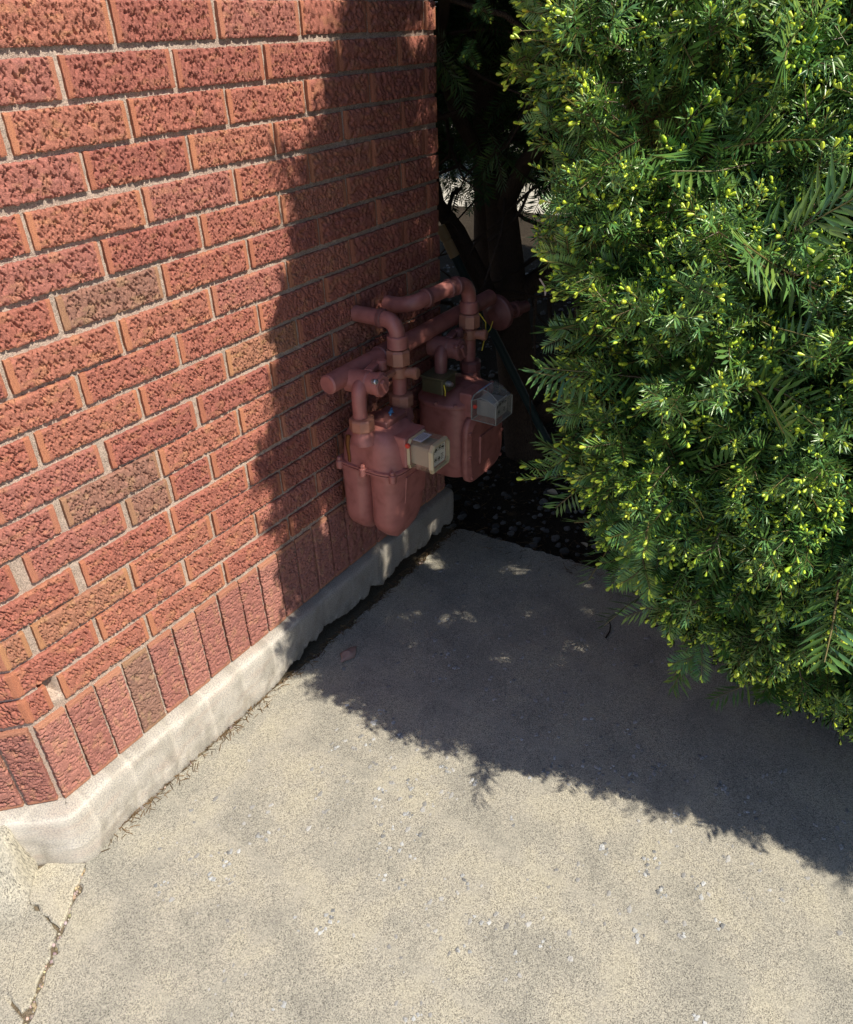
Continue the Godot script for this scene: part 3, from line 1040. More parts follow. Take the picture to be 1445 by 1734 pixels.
# ---------------------------------------------------------------- yew
# one spray: twig, needles, soft tips. mode 0 flat frond, 1 tufted, 2 plain inner spray
func spray_mesh(seed_: int, len_: float, mode: int, tips: int) -> ArrayMesh:
	var rg := RandomNumberGenerator.new()
	rg.seed = seed_
	var P := PackedVector3Array()
	var N := PackedVector3Array()
	var C := PackedColorArray()
	var I := PackedInt32Array()
	var stems := [[Vector3.ZERO, Vector3(0.05 * rg.randfn(), 1, 0.05 * rg.randfn()).normalized(), len_, true]]
	var nside := 2 if mode == 0 else (3 if mode == 1 else 2)
	for k in nside:
		var t := rg.randf_range(0.15, 0.65)
		var s := 1.0 if k % 2 == 0 else -1.0
		var dir := Vector3(s * rg.randf_range(0.5, 0.9), 1.0, rg.randf_range(-0.15, 0.15) if mode == 0 else rg.randf_range(-0.7, 0.7)).normalized()
		stems.append([Vector3(0, len_ * t, 0), dir, len_ * rg.randf_range(0.35, 0.62), rg.randf() < 0.75])
	for sd in stems:
		var o: Vector3 = sd[0]
		var d: Vector3 = sd[1]
		var ln: float = sd[2]
		var side := d.cross(Vector3(0, 0, 1)).normalized()
		var nrm := side.cross(d).normalized()
		var bend := Vector3(rg.randfn() * 0.1, 0, rg.randfn() * 0.12 - (0.10 if mode == 0 else 0.0)) * ln
		var at := func(t: float) -> Vector3: return o + d * ln * t + bend * t * t
		# stem: three-sided
		var k0 := P.size()
		for j in 4:
			var t := j / 3.0
			for q in 3:
				var a := TAU * q / 3.0
				var rr := lerpf(0.0012, 0.0005, t)
				P.append(at.call(t) + (side * cos(a) + nrm * sin(a)) * rr)
				N.append((side * cos(a) + nrm * sin(a)).normalized())
				C.append(Color(0.16, 0.13, 0.045) if t > 0.45 else Color(0.09, 0.055, 0.03))
		for j in 3:
			for q in 3:
				var a := k0 + j * 3 + q
				var b := k0 + j * 3 + (q + 1) % 3
				I.append_array(PackedInt32Array([a, b, a + 3, b, b + 3, a + 3]))
		# needles
		var cnt := int(ln / (0.00200 if mode != 2 else 0.0026))
		for i in cnt:
			var t := (i + 0.6) / cnt
			var p: Vector3 = at.call(t)
			var phi: float
			if mode == 1:
				phi = i * 2.39996 + rg.randf_range(-0.4, 0.4)
			else:
				phi = (0.0 if i % 2 == 0 else PI) + rg.randf_range(-0.30, 0.30) + (0.25 if i % 2 == 0 else -0.25)
			var rad := side * cos(phi) + nrm * sin(phi)
			var fwd := lerpf(0.35, 1.1, t * t) + rg.randf_range(-0.12, 0.12)
			var nd := (rad + d * fwd).normalized()
			var nl := (0.0270 if mode != 1 else 0.0250) * (1.0 - 0.45 * pow(absf(t - 0.5) * 2.0, 2.0)) * rg.randf_range(0.85, 1.15)
			var wd := 0.00155 * rg.randf_range(0.9, 1.2)
			var wv := nd.cross(rad.cross(d) if mode == 1 else nrm).normalized()
			if mode == 1:
				wv = (rad.cross(d).normalized() + nrm * rg.randf_range(-0.3, 0.3)).normalized()
			var nn := wv.cross(nd).normalized()
			if nn.dot(nrm + d * 0.6) < 0:
				nn = -nn
			var sag := -nn * nl * rg.randf_range(0.02, 0.16)
			var g := rg.randf_range(0.78, 1.2)
			var yl := rg.randf()
			var col := Color(0.098, 0.205, 0.044) * g
			if yl > 0.85:
				col = Color(0.160, 0.250, 0.046) * g
			elif yl < 0.25:
				col = Color(0.075, 0.180, 0.056) * g
			var k := P.size()
			var m := p + nd * nl * 0.5 + sag * 0.35
			P.append_array(PackedVector3Array([p, m - wv * wd, m + nn * 0.0003, m + wv * wd, p + nd * nl + sag]))
			var n1 := (nn - wv * 0.45).normalized()
			var n2 := (nn + wv * 0.45).normalized()
			N.append_array(PackedVector3Array([nn, n1, nn, n2, nn]))
			for q in 5:
				C.append(col * (0.92 if q == 0 else 1.0))
			I.append_array(PackedInt32Array([k, k + 1, k + 2, k, k + 2, k + 3, k + 1, k + 4, k + 2, k + 2, k + 4, k + 3]))
		# soft new growth
		if sd[3] and tips > 0:
			var nb := rg.randi_range(1, tips)
			for b in nb:
				var bd := (d + (side * rg.randfn() + nrm * rg.randfn()) * (0.15 if b == 0 else 0.55)).normalized()
				var bp: Vector3 = at.call(1.0 if b == 0 else rg.randf_range(0.80, 1.0))
				var bl := rg.randf_range(0.0080, 0.0140)
				var br := bl * rg.randf_range(0.22, 0.30)
				var bs := bd.cross(Vector3(0.3, 0.1, 0.9)).normalized()
				var bt := bs.cross(bd)
				var rr := [0.35, 0.62, 0.95, 0.85, 0.10]
				var hh := [0.0, 0.25, 0.62, 0.88, 1.0]
				var cc := Color(0.46, 0.60, 0.045) * rg.randf_range(0.80, 1.1)
				var k := P.size()
				for j in 5:
					for q in 5:
						var a := TAU * q / 5.0
						var rv := bs * cos(a) + bt * sin(a)
						P.append(bp + bd * bl * hh[j] + rv * br * rr[j])
						N.append((rv + bd * (1.4 if j == 4 else 0.2)).normalized())
						C.append(cc if j > 0 else Color(0.34, 0.20, 0.05))
				for j in 4:
					for q in 5:
						var a := k + j * 5 + q
						var c := k + j * 5 + (q + 1) % 5
						I.append_array(PackedInt32Array([a, c, a + 5, c, c + 5, a + 5]))
	var arr := []
	arr.resize(Mesh.ARRAY_MAX)
	arr[Mesh.ARRAY_VERTEX] = P
	arr[Mesh.ARRAY_NORMAL] = N
	arr[Mesh.ARRAY_COLOR] = C
	arr[Mesh.ARRAY_INDEX] = I
	var m2 := ArrayMesh.new()
	m2.add_surface_from_arrays(Mesh.PRIMITIVE_TRIANGLES, arr)
	return m2

func y_knots(v: float, ks: Array) -> float:
	if v <= ks[0][0]:
		return ks[0][1]
	for i in ks.size() - 1:
		if v <= ks[i + 1][0]:
			var t: float = (v - ks[i][0]) / (ks[i + 1][0] - ks[i][0])
			return lerpf(ks[i][1], ks[i + 1][1], t)
	return ks[-1][1]

var lump := noise(201, 4.5, 3)
var lump2 := noise(202, 11.0, 2)

# outline of the clipped yew: where its flank begins (z) at a height, where its skirt hangs (y) at a z
func zmin(y: float) -> float:
	return y_knots(y, [[-1.1, 0.91], [-0.95, 0.79], [-0.86, 0.735], [-0.65, 0.695], [-0.43, 0.640], [-0.2, 0.570], [0.0, 0.480], [0.3, 0.43], [1.0, 0.48]])

func ymin(z: float) -> float:
	return y_knots(z, [[0.60, -0.82], [0.72, -0.90], [0.80, -0.98], [0.88, -1.12], [1.06, -1.25], [1.32, -1.40], [1.7, -1.46], [3.0, -1.47]])

func xface(y: float, z: float) -> float:
	var base := y_knots(y, [[-1.4, 0.565], [-1.1, 0.410], [-0.8, 0.325], [-0.35, 0.345], [0.1, 0.46], [0.55, 0.74], [0.9, 0.95], [1.3, 1.4]])
	base += 0.045 * smoothstep(0.95, 1.4, z)
	base += 0.40 * smoothstep(-0.75, 0.25, y) * smoothstep(0.66, 1.15, z) + 0.14 * clampf((z - 1.2) / 0.6, 0.0, 1.0)
	var d := minf(z - zmin(y), (y - ymin(z)))
	var r := 0.22
	if d < r:
		var t := 1.0 - clampf(d / r, 0.0, 1.0)
		base += 0.17 * t * t
	var pad := (0.35 + 0.65 * smoothstep(0.03, 0.20, z - zmin(y))) * (0.30 + 0.70 * smoothstep(-0.80, -0.35, y)) * (0.5 + 0.5 * (1.0 - smoothstep(-0.05, 0.15, y)))
	return base + 0.105 * pad * lump.get_noise_2d(y * 1.9, z * 0.95) + 0.030 * lump2.get_noise_2d(y, z)

func orient(grow: Vector3, roll: float, s: float) -> Basis:
	var y := grow.normalized()
	var x := y.cross(Vector3(0.2, 0.15, 0.95)).normalized()
	var z := x.cross(y)
	var b := Basis(x, y, z)
	return (b * Basis(Vector3.UP, roll)).scaled_local(Vector3(s, s, s))

func build_trees() -> void:
	var tr := RandomNumberGenerator.new()
	tr.seed = 303
	var flat := []
	var tuft := []
	for i in 7:
		flat.append(spray_mesh(400 + i, 0.100 + 0.012 * (i % 3), 0, 3))
		tuft.append(spray_mesh(500 + i, 0.066 + 0.010 * (i % 3), 1, 3))
	var inner := [spray_mesh(600, 0.12, 2, 0), spray_mesh(601, 0.10, 2, 0)]
	# --- the clipped yew beside the meters
	var yew := thing("yew_bush", "large clipped green yew with bright yellow-green tips beside the concrete slab", "bush")
	var st := begin()
	# thick leaning trunk with its main limbs
	var tp := PackedVector3Array([Vector3(1.86, -1.68, -0.04), Vector3(1.84, -1.45, -0.06), Vector3(1.86, -1.15, -0.12), Vector3(1.93, -0.85, -0.20), Vector3(1.99, -0.62, -0.27), Vector3(2.0, -0.30, -0.35), Vector3(1.9, 0.2, -0.32)])
	tube(st, tp, 0.085, 0.045, 14)
	part("trunk", st.commit(), mats["bark"], yew)
	var limbs := [
		[Vector3(1.86, -1.25, -0.11), Vector3(1.80, -0.92, -0.22), Vector3(1.72, -0.71, -0.29), Vector3(1.62, -0.60, -0.31), Vector3(1.5, -0.30, -0.30), 0.040, 0.024],
		[Vector3(1.90, -0.98, -0.16), Vector3(2.05, -0.86, -0.02), Vector3(2.20, -0.72, 0.20), Vector3(2.2, -0.5, 0.45), Vector3(2.0, -0.2, 0.7), 0.040, 0.022],
		[Vector3(1.86, -1.45, -0.04), Vector3(1.80, -1.25, 0.20), Vector3(1.66, -1.0, 0.50), Vector3(1.45, -0.7, 0.75), Vector3(1.2, -0.4, 0.95), 0.050, 0.020],
		[Vector3(1.97, -0.70, -0.25), Vector3(1.85, -0.50, -0.10), Vector3(1.68, -0.35, 0.10), Vector3(1.45, -0.15, 0.35), Vector3(1.2, 0.1, 0.6), 0.034, 0.012],
		[Vector3(1.86, -1.55, 0.0), Vector3(1.72, -1.40, 0.30), Vector3(1.50, -1.25, 0.62), Vector3(1.2, -1.05, 0.95), Vector3(0.9, -0.9, 1.2), 0.038, 0.014],
		[Vector3(1.98, -0.6, -0.27), Vector3(1.75, -0.35, -0.30), Vector3(1.5, -0.15, -0.22), Vector3(1.3, 0.0, -0.05), Vector3(1.15, 0.15, 0.15), 0.028, 0.010]]
	for l in limbs:
		st = begin()
		tube(st, PackedVector3Array([l[0], l[1], l[2], l[3], l[4]]), l[5], l[6], 9)
		part("limb", st.commit(), mats["bark"], yew)
	for i in 60:
		st = begin()
		var a := Vector3(tr.randf_range(1.5, 2.3), tr.randf_range(-0.95, -0.05), tr.randf_range(-0.5, 0.3))
		var path := PackedVector3Array([a])
		var dv := Vector3(tr.randfn(), tr.randfn() * 0.6, tr.randfn()).normalized() * 0.09
		for q in 6:
			dv = (dv + Vector3(tr.randfn(), tr.randfn(), tr.randfn()) * 0.025).normalized() * 0.09
			path.append(path[-1] + dv)
		tube(st, path, tr.randf_range(0.004, 0.010), 0.002, 5)
		part("bare_twig", st.commit(), mats["bark"], yew)
	# skin of sprays
	var sets := {}
	var sing := []
	var camp := Vector3(-0.6918, -0.0824, 1.2040)
	# small gaps in the crown that let the sun through
	var gaps := [Vector3(1.045, -1.545, 0.294), Vector3(1.060, -1.545, 0.360), Vector3(1.109, -1.545, 0.561), Vector3(0.855, -1.545, 0.312), Vector3(0.781, -1.545, 0.329), Vector3(0.727, -1.545, 0.282), Vector3(0.588, -1.545, 0.265), Vector3(0.684, -1.545, 0.172), Vector3(0.939, -1.545, 0.121), Vector3(0.762, -1.545, 0.638), Vector3(0.760, -1.545, 0.847), Vector3(0.992, -1.545, 0.621)]
	gaps.append_array([Vector3(1.018, -1.545, 0.723), Vector3(0.831, -1.545, 0.647), Vector3(0.816, -1.545, 1.115), Vector3(0.707, -1.545, 1.281), Vector3(0.960, -1.545, 0.062), Vector3(0.881, -1.545, 0.466), Vector3(0.688, -1.545, 0.484), Vector3(0.741, -1.398, 0.033), Vector3(0.893, -1.423, 0.033), Vector3(0.776, -1.502, 0.033), Vector3(1.053, -1.477, 0.033)])
	gaps.append_array([Vector3(0.648, -0.876, 0.170), Vector3(0.863, -0.986, 0.100), Vector3(0.583, -0.909, 0.210), Vector3(0.573, -0.949, 0.220), Vector3(0.798, -1.200, 0.200), Vector3(0.620, -1.144, 0.200), Vector3(1.088, -0.949, 0.150), Vector3(1.128, -1.126, 0.230), Vector3(0.844, -0.773, 0.100)])
	gaps.append_array([Vector3(1.093, -0.270, 0.0), Vector3(1.091, -0.118, 0.0), Vector3(1.038, -0.099, 0.0), Vector3(1.153, -0.065, 0.0), Vector3(1.093, -0.570, 0.0), Vector3(1.140, -0.356, 0.0), Vector3(0.718, -0.660, 0.0), Vector3(0.955, -0.694, 0.0), Vector3(1.014, -0.811, 0.0), Vector3(1.420, -1.590, 0.138), Vector3(1.387, -1.590, 0.197), Vector3(1.319, -1.590, 0.300)])
	gaps.append_array([Vector3(0.442, -1.545, 1.293), Vector3(0.425, -1.545, 1.321), Vector3(0.473, -1.545, 1.270)])
	var sd: Vector3 = (get_node("sun") as Node3D).transform.basis.z.normalized()
	var e1 := sd.cross(Vector3.UP).normalized()
	var e2 := sd.cross(e1)
	var g2 := PackedVector2Array()
	var gr := PackedFloat32Array()
	for q in gaps:
		g2.append(Vector2(q.dot(e1), q.dot(e2)))
		gr.append(tr.randf_range(0.018, 0.029))
	var open := func(xf: Transform3D, len_: float) -> bool:
		var p0 := xf.origin
		var p1 := p0 + xf.basis.y * len_
		var a2 := Vector2(p0.dot(e1), p0.dot(e2))
		var b2 := Vector2(p1.dot(e1), p1.dot(e2))
		for k in g2.size():
			if absf(a2.x - g2[k].x) > 0.3 or absf(a2.y - g2[k].y) > 0.3:
				continue
			if Geometry2D.get_closest_point_to_segment(g2[k], a2, b2).distance_to(g2[k]) < gr[k]:
				return true
		return false
	var add := func(kind: String, idx: int, xf: Transform3D, tint: Color):
		if open.call(xf, 0.11 if kind != "tuft" else 0.075):
			return
		var key := "%s%d" % [kind, idx]
		if not sets.has(key):
			sets[key] = [kind, idx, [], []]
		sets[key][2].append(xf)
		sets[key][3].append(tint)
	var bare := noise(210, 5.5, 2)
	var n_skin := 19500
	for i in n_skin:
		var y := tr.randf_range(-1.47, 1.25)
		var z := tr.randf_range(0.46, 2.3)
		if z < zmin(y) - 0.01 or y < ymin(z) - 0.01:
			continue
		var dep := 0.20 * pow(tr.randf(), 1.25)
		if bare.get_noise_2d(y * 1.3, z) > 0.12 and dep < 0.10 and y < 0.05:
			continue
		var x := xface(y, z) + dep
		var e := 0.03
		var dxdy := (xface(y + e, z) - xface(y - e, z)) / (2 * e)
		var dxdz := (xface(y, z + e) - xface(y, z - e)) / (2 * e)
		var nrm := Vector3(-1, dxdy, dxdz).normalized()
		var low := smoothstep(-0.35, -0.95, y) 
		var edge := 1.0 - clampf((z - zmin(y)) / 0.25, 0.0, 1.0)
		var g := nrm * 0.9 + Vector3(tr.randfn(), tr.randfn(), tr.randfn()) * (0.42 if y > -0.5 and y < 0.05 else 0.30)
		g += Vector3(-0.15, lerpf(0.55, -0.40, maxf(low, edge * 0.55)), -0.35 * edge)
		var shade := clampf(dep / 0.20, 0.0, 1.0)
		var s := tr.randf_range(0.70, 1.05)
		var frond := tr.randf() < lerpf(0.05, 0.55, maxf(low, edge * 0.7))
		var v := tr.randf_range(0.82, 1.18)
		var tint := Color(v * tr.randf_range(0.9, 1.12), v, v * tr.randf_range(0.85, 1.1))
		var roll := tr.randf() * TAU
		if frond:
			roll = tr.randfn() * 0.5 + PI * 0.5
		var kind := "flat" if frond else "tuft"
		if dep < 0.06 and z > 0.95 and y < -0.35:
			kind = "tuft"
		if dep > 0.11:
			kind = "inner" if tr.randf() < 0.5 else kind
			s *= 1.15
		var idx := tr.randi() % (2 if kind == "inner" else 7)
		var bs := orient(g, roll, s)
		var back_off := (0.095 if kind == "flat" else (0.10 if kind == "inner" else 0.062))
		var xf := Transform3D(bs, Vector3(x, y, z) - bs.y * back_off)
		if kind != "inner" and dep < 0.055 and not open.call(xf, 0.10) and sing.size() < 285 and y < 0.0 and y > -1.35 and z < 1.30 and tr.randf() < 0.16:
			sing.append([kind, idx, xf])
		else:
			add.call(kind, idx, xf, tint)
	# sprays that stick out of the outline, as in the photograph
	for s in [
		[Vector3(0.62, -0.885, 0.715), Vector3(-0.45, 0.18, -0.80), 1.25, 1], [Vector3(0.60, -0.72, 0.750), Vector3(-0.5, -0.15, -0.8), 1.1, 0], [Vector3(0.60, -0.66, 0.75), Vector3(-0.5, -0.05, -0.8), 1.0, 2],
		[Vector3(0.56, -0.33, 0.70), Vector3(-0.35, -0.85, -0.3), 0.9, 3], [Vector3(0.56, -0.52, 0.72), Vector3(-0.3, -0.6, -0.6), 1.0, 4], [Vector3(0.58, -0.99, 0.88), Vector3(-0.4, -0.3, -0.8), 1.05, 0],
		[Vector3(0.58, -1.12, 1.02), Vector3(-0.5, -0.7, -0.3), 1.0, 1]]:
		sing.append(["flat", s[3], Transform3D(orient(s[1], PI * 0.5, s[2]), s[0])])
	# inside of the bush: thick dark wood and needles
	for i in 8500:
		var y := tr.randf_range(-1.35, 1.6)
		var z := tr.randf_range(0.60, 2.4)
		if z < zmin(y) + 0.03 or y < ymin(z) + 0.04:
			continue
		var x0 := xface(y, z) + 0.16
		var x := x0 + 2.9 * pow(tr.randf(), 1.7)
		if y < ymin(z) + 0.10 * (x - x0) - 0.02 and x > x0 + 0.3:
			pass
		var xf := Transform3D(orient(Vector3(tr.randfn() - 0.4, tr.randfn(), tr.randfn()), tr.randf() * TAU, tr.randf_range(1.3, 2.3)), Vector3(x, y, z))
		add.call("inner", tr.randi() % 2, xf, Color(0.8, 0.8, 0.8))
	for key in sets:
		var s = sets[key]
		var mesh: Mesh = flat[s[1]] if s[0] == "flat" else (tuft[s[1]] if s[0] == "tuft" else inner[s[1]])
		many("foliage", mesh, mats["needle"], s[2], yew, s[3])
	for s in sing:
		part("spray", flat[s[1]] if s[0] == "flat" else tuft[s[1]], mats["needle"], yew, s[2])
	# --- dark yew growing behind the corner of the wall
	var back := thing("dark_yew", "dark shaded yew behind the end of the brick wall", "bush")
	st = begin()
	tube(st, PackedVector3Array([Vector3(3.1, -1.7, -0.9), Vector3(3.05, -1.2, -0.95), Vector3(3.12, -0.7, -1.0), Vector3(3.0, 0.1, -1.05)]), 0.06, 0.03, 10)
	part("trunk", st.commit(), mats["bark"], back)
	var xfs := [[], []]
	var skirt := noise(220, 1.6, 3)
	for i in 15000:
		var x := 1.25 + 3.6 * pow(tr.randf(), 1.15)
		var z := tr.randf_range(-2.6, 0.62 + 0.9 * smoothstep(2.8, 3.4, x))
		var y := tr.randf_range(-1.25, 1.5)
		if x < 1.75 and z < -0.9 + 0.0:
			pass
		var lim := -0.395 - 0.218 * (x - 1.3) + 0.13 * skirt.get_noise_2d(x, z)
		if y < lim or (x < 1.75 and z < 0.35 and y < 0.10 and tr.randf() < 0.85):
			continue
		if y < lim + 0.12 and tr.randf() < 0.5:
			continue
		xfs[i % 2].append(Transform3D(orient(Vector3(tr.randfn(), tr.randfn() - 0.2, tr.randfn()), tr.randf() * TAU, tr.randf_range(1.2, 2.2)), Vector3(x, y, z)))
	for k in 2:
		many("foliage", inner[k], mats["needle_back"], xfs[k], back)
	# a few fronds against the end of the wall
	for s in [[Vector3(1.28, -0.02, 0.07), Vector3(-0.6, -0.6, 0.1)], [Vector3(1.26, -0.12, 0.05), Vector3(-0.6, -0.5, 0.1)]]:
		part("spray", flat[0], mats["needle"], back, Transform3D(orient(s[1], PI * 0.5, 0.75), s[0]))
	# --- sunlit shrubs far beyond
	var fm := begin()
	for q in 7:
		var a := q * 2.4
		var c := Vector3(cos(a), 0.5 * sin(a * 1.7), sin(a)) * 0.05
		var d := Vector3(cos(a), 0.4, sin(a)).normalized()
		var w := d.cross(Vector3.UP).normalized() * 0.022
		var nn := w.cross(d).normalized()
		quad(fm, c, c + d * 0.035 - w, c + d * 0.08, c + d * 0.035 + w, nn, nn, nn, nn)
	var leaf := fm.commit()
	var spots := [Vector3(8.6, -1.6, -3.2), Vector3(9.4, -1.6, -2.0), Vector3(9.6, -1.6, -4.6)]
	var names := ["sunlit round shrub beyond the pale paving, nearest the wall line", "sunlit round shrub beyond the pale paving, behind the trunk", "sunlit round shrub farthest off across the pale paving"]
	for k in 3:
		var sh := thing("round_shrub", names[k], "shrub", spots[k], "sunlit shrubs beyond the paving")
		var lx := []
		for i in 700:
			var d := Vector3(tr.randfn(), tr.randfn(), tr.randfn()).normalized()
			var p := d * (0.95 * pow(tr.randf(), 0.4)) * (1.0 + 0.25 * lump.get_noise_3d(d.x * 0.4, d.y * 0.4, d.z * 0.4 + k))
			lx.append(Transform3D(orient(d + Vector3(tr.randfn(), tr.randfn(), tr.randfn()) * 0.5, tr.randf() * TAU, tr.randf_range(0.9, 1.6)), Vector3(0, 1.05, 0) + p * Vector3(1, 1.0, 1)))
		many("leaves", leaf, mats["leaf_far"], lx, sh)
		st = begin()
		tube(st, PackedVector3Array([Vector3(0, -0.1, 0), Vector3(0.05, 0.6, 0.02), Vector3(0.0, 1.2, 0.0)]), 0.06, 0.03, 8)
		part("stem", st.commit(), mats["bark"], sh)

# ---------------------------------------------------------------- gas fittings
func hexnut(st: SurfaceTool, base: Vector3, axis: Vector3, r: float, h: float, n := 8, phase := 0.2) -> void:
	lathe(st, base, axis, [[r * 0.86, 0.0], [r, h * 0.12], [r, h * 0.85], [r * 0.86, h]], n, true, phase)

func bolt(st: SurfaceTool, p: Vector3, axis: Vector3, r: float, h: float) -> void:
	lathe(st, p, axis, [[r, 0.0], [r, h * 0.75], [r * 0.8, h]], 6, true)

func dials(face: MeshInstance3D, w: float, h: float, rows: Array) -> void:
	for d in rows:
		var st := begin()
		var c := Vector3(d[0] * w, d[1] * h, 0.0012)
		var r: float = d[2]
		# ring, hand
		for q in 12:
			var a := TAU * q / 12.0
			var p := c + Vector3(cos(a), sin(a), 0) * r
			rbox(st, Vector3(0.0014, 0.0022, 0.0008), 0.0002, Transform3D(Basis(Vector3(0, 0, 1), a), p))
		rbox(st, Vector3(r * 0.42, r * 1.25, 0.001), 0.0003, Transform3D(Basis(Vector3(0, 0, 1), d[3]), c + Vector3(-sin(d[3]), cos(d[3]), 0) * r * 0.3))
		lathe(st, c - Vector3(0, 0, 0.0004), Vector3(0, 0, 1), [[r * 0.42, 0.0], [r * 0.42, 0.0012]], 12)
		part("dial", st.commit(), mats["dial_black"], face)

# upper edge, flange and lobed lower case of the first meter
func build_meter_one() -> void:
	var m := thing("gas_meter", "reddish gas meter with two-lobed case and amber index cover, nearer the sunlit bricks", "gas meter", Vector3(0.676, -1.02, 0.128))
	var X := Vector3(1, 0, 0)
	var Z := Vector3(0, 0, 1)
	# lower case: two drums, each rounding in at the foot
	var st := begin()
	for s in [-1.0, 1.0]:
		var rings := []
		for j in 13:
			var t := j / 12.0
			var y := -0.003 - 0.220 * t
			var k := sqrt(maxf(1.0 - pow(maxf(t - 0.35, 0.0) / 0.65, 2.6), 0.0))
			var lft := 0.082 - 0.006 * t - 0.056 * pow(maxf(t - 0.62, 0.0) / 0.38, 2.4)
			var rgt := lerpf(0.000, 0.081, k)
			var b := 0.049 - 0.008 * t - 0.026 * pow(maxf(t - 0.62, 0.0) / 0.38, 2.4)
			rings.append(superring(Vector3((rgt - lft) * 0.5, y, s * (0.0455 - 0.002 * t) - 0.012 * t * t), X, Z, (rgt + lft) * 0.5, b, 3.1, 40))
		loft(st, rings)
	part("lower_case", st.commit(), mats["paint"], m)
	# raised plate edge on the front
	st = begin()
	rbox(st, Vector3(0.090, 0.078, 0.008), 0.002, Transform3D(Basis(Vector3(1, 0, 0), 0.10), Vector3(0.012, -0.058, 0.0885)))
	part("front_plate", st.commit(), mats["paint"], m)
	# flange
	st = begin()
	var fr := []
	for v in [[0.083, 0.093, -0.0075], [0.0875, 0.0975, -0.0055], [0.0875, 0.0975, -0.0012], [0.0835, 0.0935, -0.0009], [0.0835, 0.0935, 0.0009], [0.0875, 0.0975, 0.0012], [0.0875, 0.0975, 0.0055], [0.083, 0.093, 0.0075]]:
		fr.append(superring(Vector3(0, v[2], 0), X, Z, v[0], v[1], 4.2, 44))
	loft(st, fr, true)
	part("flange", st.commit(), mats["paint"], m)
	for p in [Vector3(-0.081, 0, -0.078), Vector3(-0.086, 0, 0.0), Vector3(-0.077, 0, 0.086), Vector3(0.02, 0, 0.096), Vector3(0.080, 0, 0.080), Vector3(0.086, 0, 0.0), Vector3(0.080, 0, -0.078)]:
		st = begin()
		lathe(st, p - Vector3(0, 0.016, 0), Vector3.UP, [[0.0085, 0.0], [0.0098, 0.003], [0.0098, 0.022], [0.0085, 0.024]], 12)
		bolt(st, p + Vector3(0, 0.008, 0), Vector3.UP, 0.0068, 0.009)
		part("bolt", st.commit(), mats["paint"], m)
	# upper case
	st = begin()
	var up := []
	for v in [[0.083, 0.092, 0.004, 3.6], [0.082, 0.090, 0.020, 3.4], [0.080, 0.087, 0.050, 3.2], [0.077, 0.083, 0.072, 3.1], [0.073, 0.076, 0.086, 3.0], [0.067, 0.066, 0.096, 3.0], [0.058, 0.054, 0.102, 3.0], [0.040, 0.036, 0.105, 3.0]]:
		var ring := superring(Vector3(0, v[2], 0), X, Z, v[0], v[1], v[3], 48)
		for i in ring.size():
			var q := ring[i]
			var gr := 0.0025 * exp(-pow(q.z / 0.020, 2.0)) * smoothstep(0.03, 0.07, absf(q.x)) * (1.0 - smoothstep(0.06, 0.10, v[2]))
			q.x -= signf(q.x) * gr
			ring[i] = q
		up.append(ring)
	loft(st, up)
	part("upper_case", st.commit(), mats["paint"], m)
	# pad on the top with a flake of blue paint
	st = begin()
	rbox(st, Vector3(0.088, 0.018, 0.062), 0.005, Transform3D(Basis.IDENTITY, Vector3(0.012, 0.110, 0.012)))
	var pad := part("top_pad", st.commit(), mats["paint_dark"], m)
	for b in [[Vector3(0.024, 0.1197, 0.016), 0.017, 0.008], [Vector3(0.010, 0.1197, 0.024), 0.006, 0.003], [Vector3(0.042, 0.1197, 0.004), 0.005, 0.003]]:
		st = begin()
		var ring := PackedVector3Array()
		for i in 11:
			var a := TAU * i / 11.0
			ring.append(b[0] + Vector3(cos(a) * b[1], 0, sin(a) * b[2]).rotated(Vector3.UP, 0.5) * (0.75 + 0.35 * sin(i * 2.7)))
		var top := PackedVector3Array()
		for q in ring:
			top.append(q + Vector3(0, 0.0006, 0))
		loft(st, [ring, top], true)
		part("paint_flake", st.commit(), mats["blue_paint"], pad)
	# necks
	for xx in [-0.074, 0.094]:
		st = begin()
		lathe(st, Vector3(xx * 0.93, 0.075, 0), Vector3.UP, [[0.034, 0.0], [0.031, 0.018], [0.026, 0.030], [0.026, 0.042]], 20, false)
		part("neck", st.commit(), mats["paint"], m)
		st = begin()
		lathe(st, Vector3(xx * 0.98, 0.110, 0), Vector3.UP, [[0.029, 0.0], [0.0315, 0.003], [0.0315, 0.027], [0.029, 0.031], [0.021, 0.033]], 9, true, 0.15)
		part("union_nut", st.commit(), mats["paint_rust"], m)
	# rust run below the near neck
	st = begin()
	var run := []
	for j in 9:
		var t := j / 8.0
		var w := lerpf(0.0075, 0.0045, t)
		var y := lerpf(0.083, 0.012, t)
		var xo := -lerpf(0.0745, 0.0827, t) - 0.0006
		var zc := -0.046 - 0.003 * sin(t * 5.0)
		run.append(PackedVector3Array([Vector3(xo, y, zc - w), Vector3(xo - 0.0009, y, zc), Vector3(xo, y, zc + w), Vector3(xo + 0.004, y, zc)]))
	loft(st, run)
	part("rust_run", st.commit(), mats["rust"], m)
	# index: neck, gear case, clear cover, face
	st = begin()
	rbox(st, Vector3(0.090, 0.082, 0.052), 0.006, Transform3D(Basis.IDENTITY, Vector3(0.006, 0.052, 0.076)))
	part("index_base", st.commit(), mats["paint"], m)
	var ic := Vector3(0.006, 0.050, 0.0)
	st = begin()
	rbox(st, Vector3(0.058, 0.052, 0.056), 0.003, Transform3D(Basis.IDENTITY, ic + Vector3(0, -0.002, 0.133)))
	part("gear_case", st.commit(), mats["gear_box"], m)
	st = begin()
	var oc := PackedVector3Array()
	for q in [[-0.029, -0.029], [0.029, -0.029], [0.034, -0.016], [0.034, 0.018], [0.026, 0.029], [-0.026, 0.029], [-0.034, 0.018], [-0.034, -0.016]]:
		oc.append(ic + Vector3(q[0], q[1], 0))
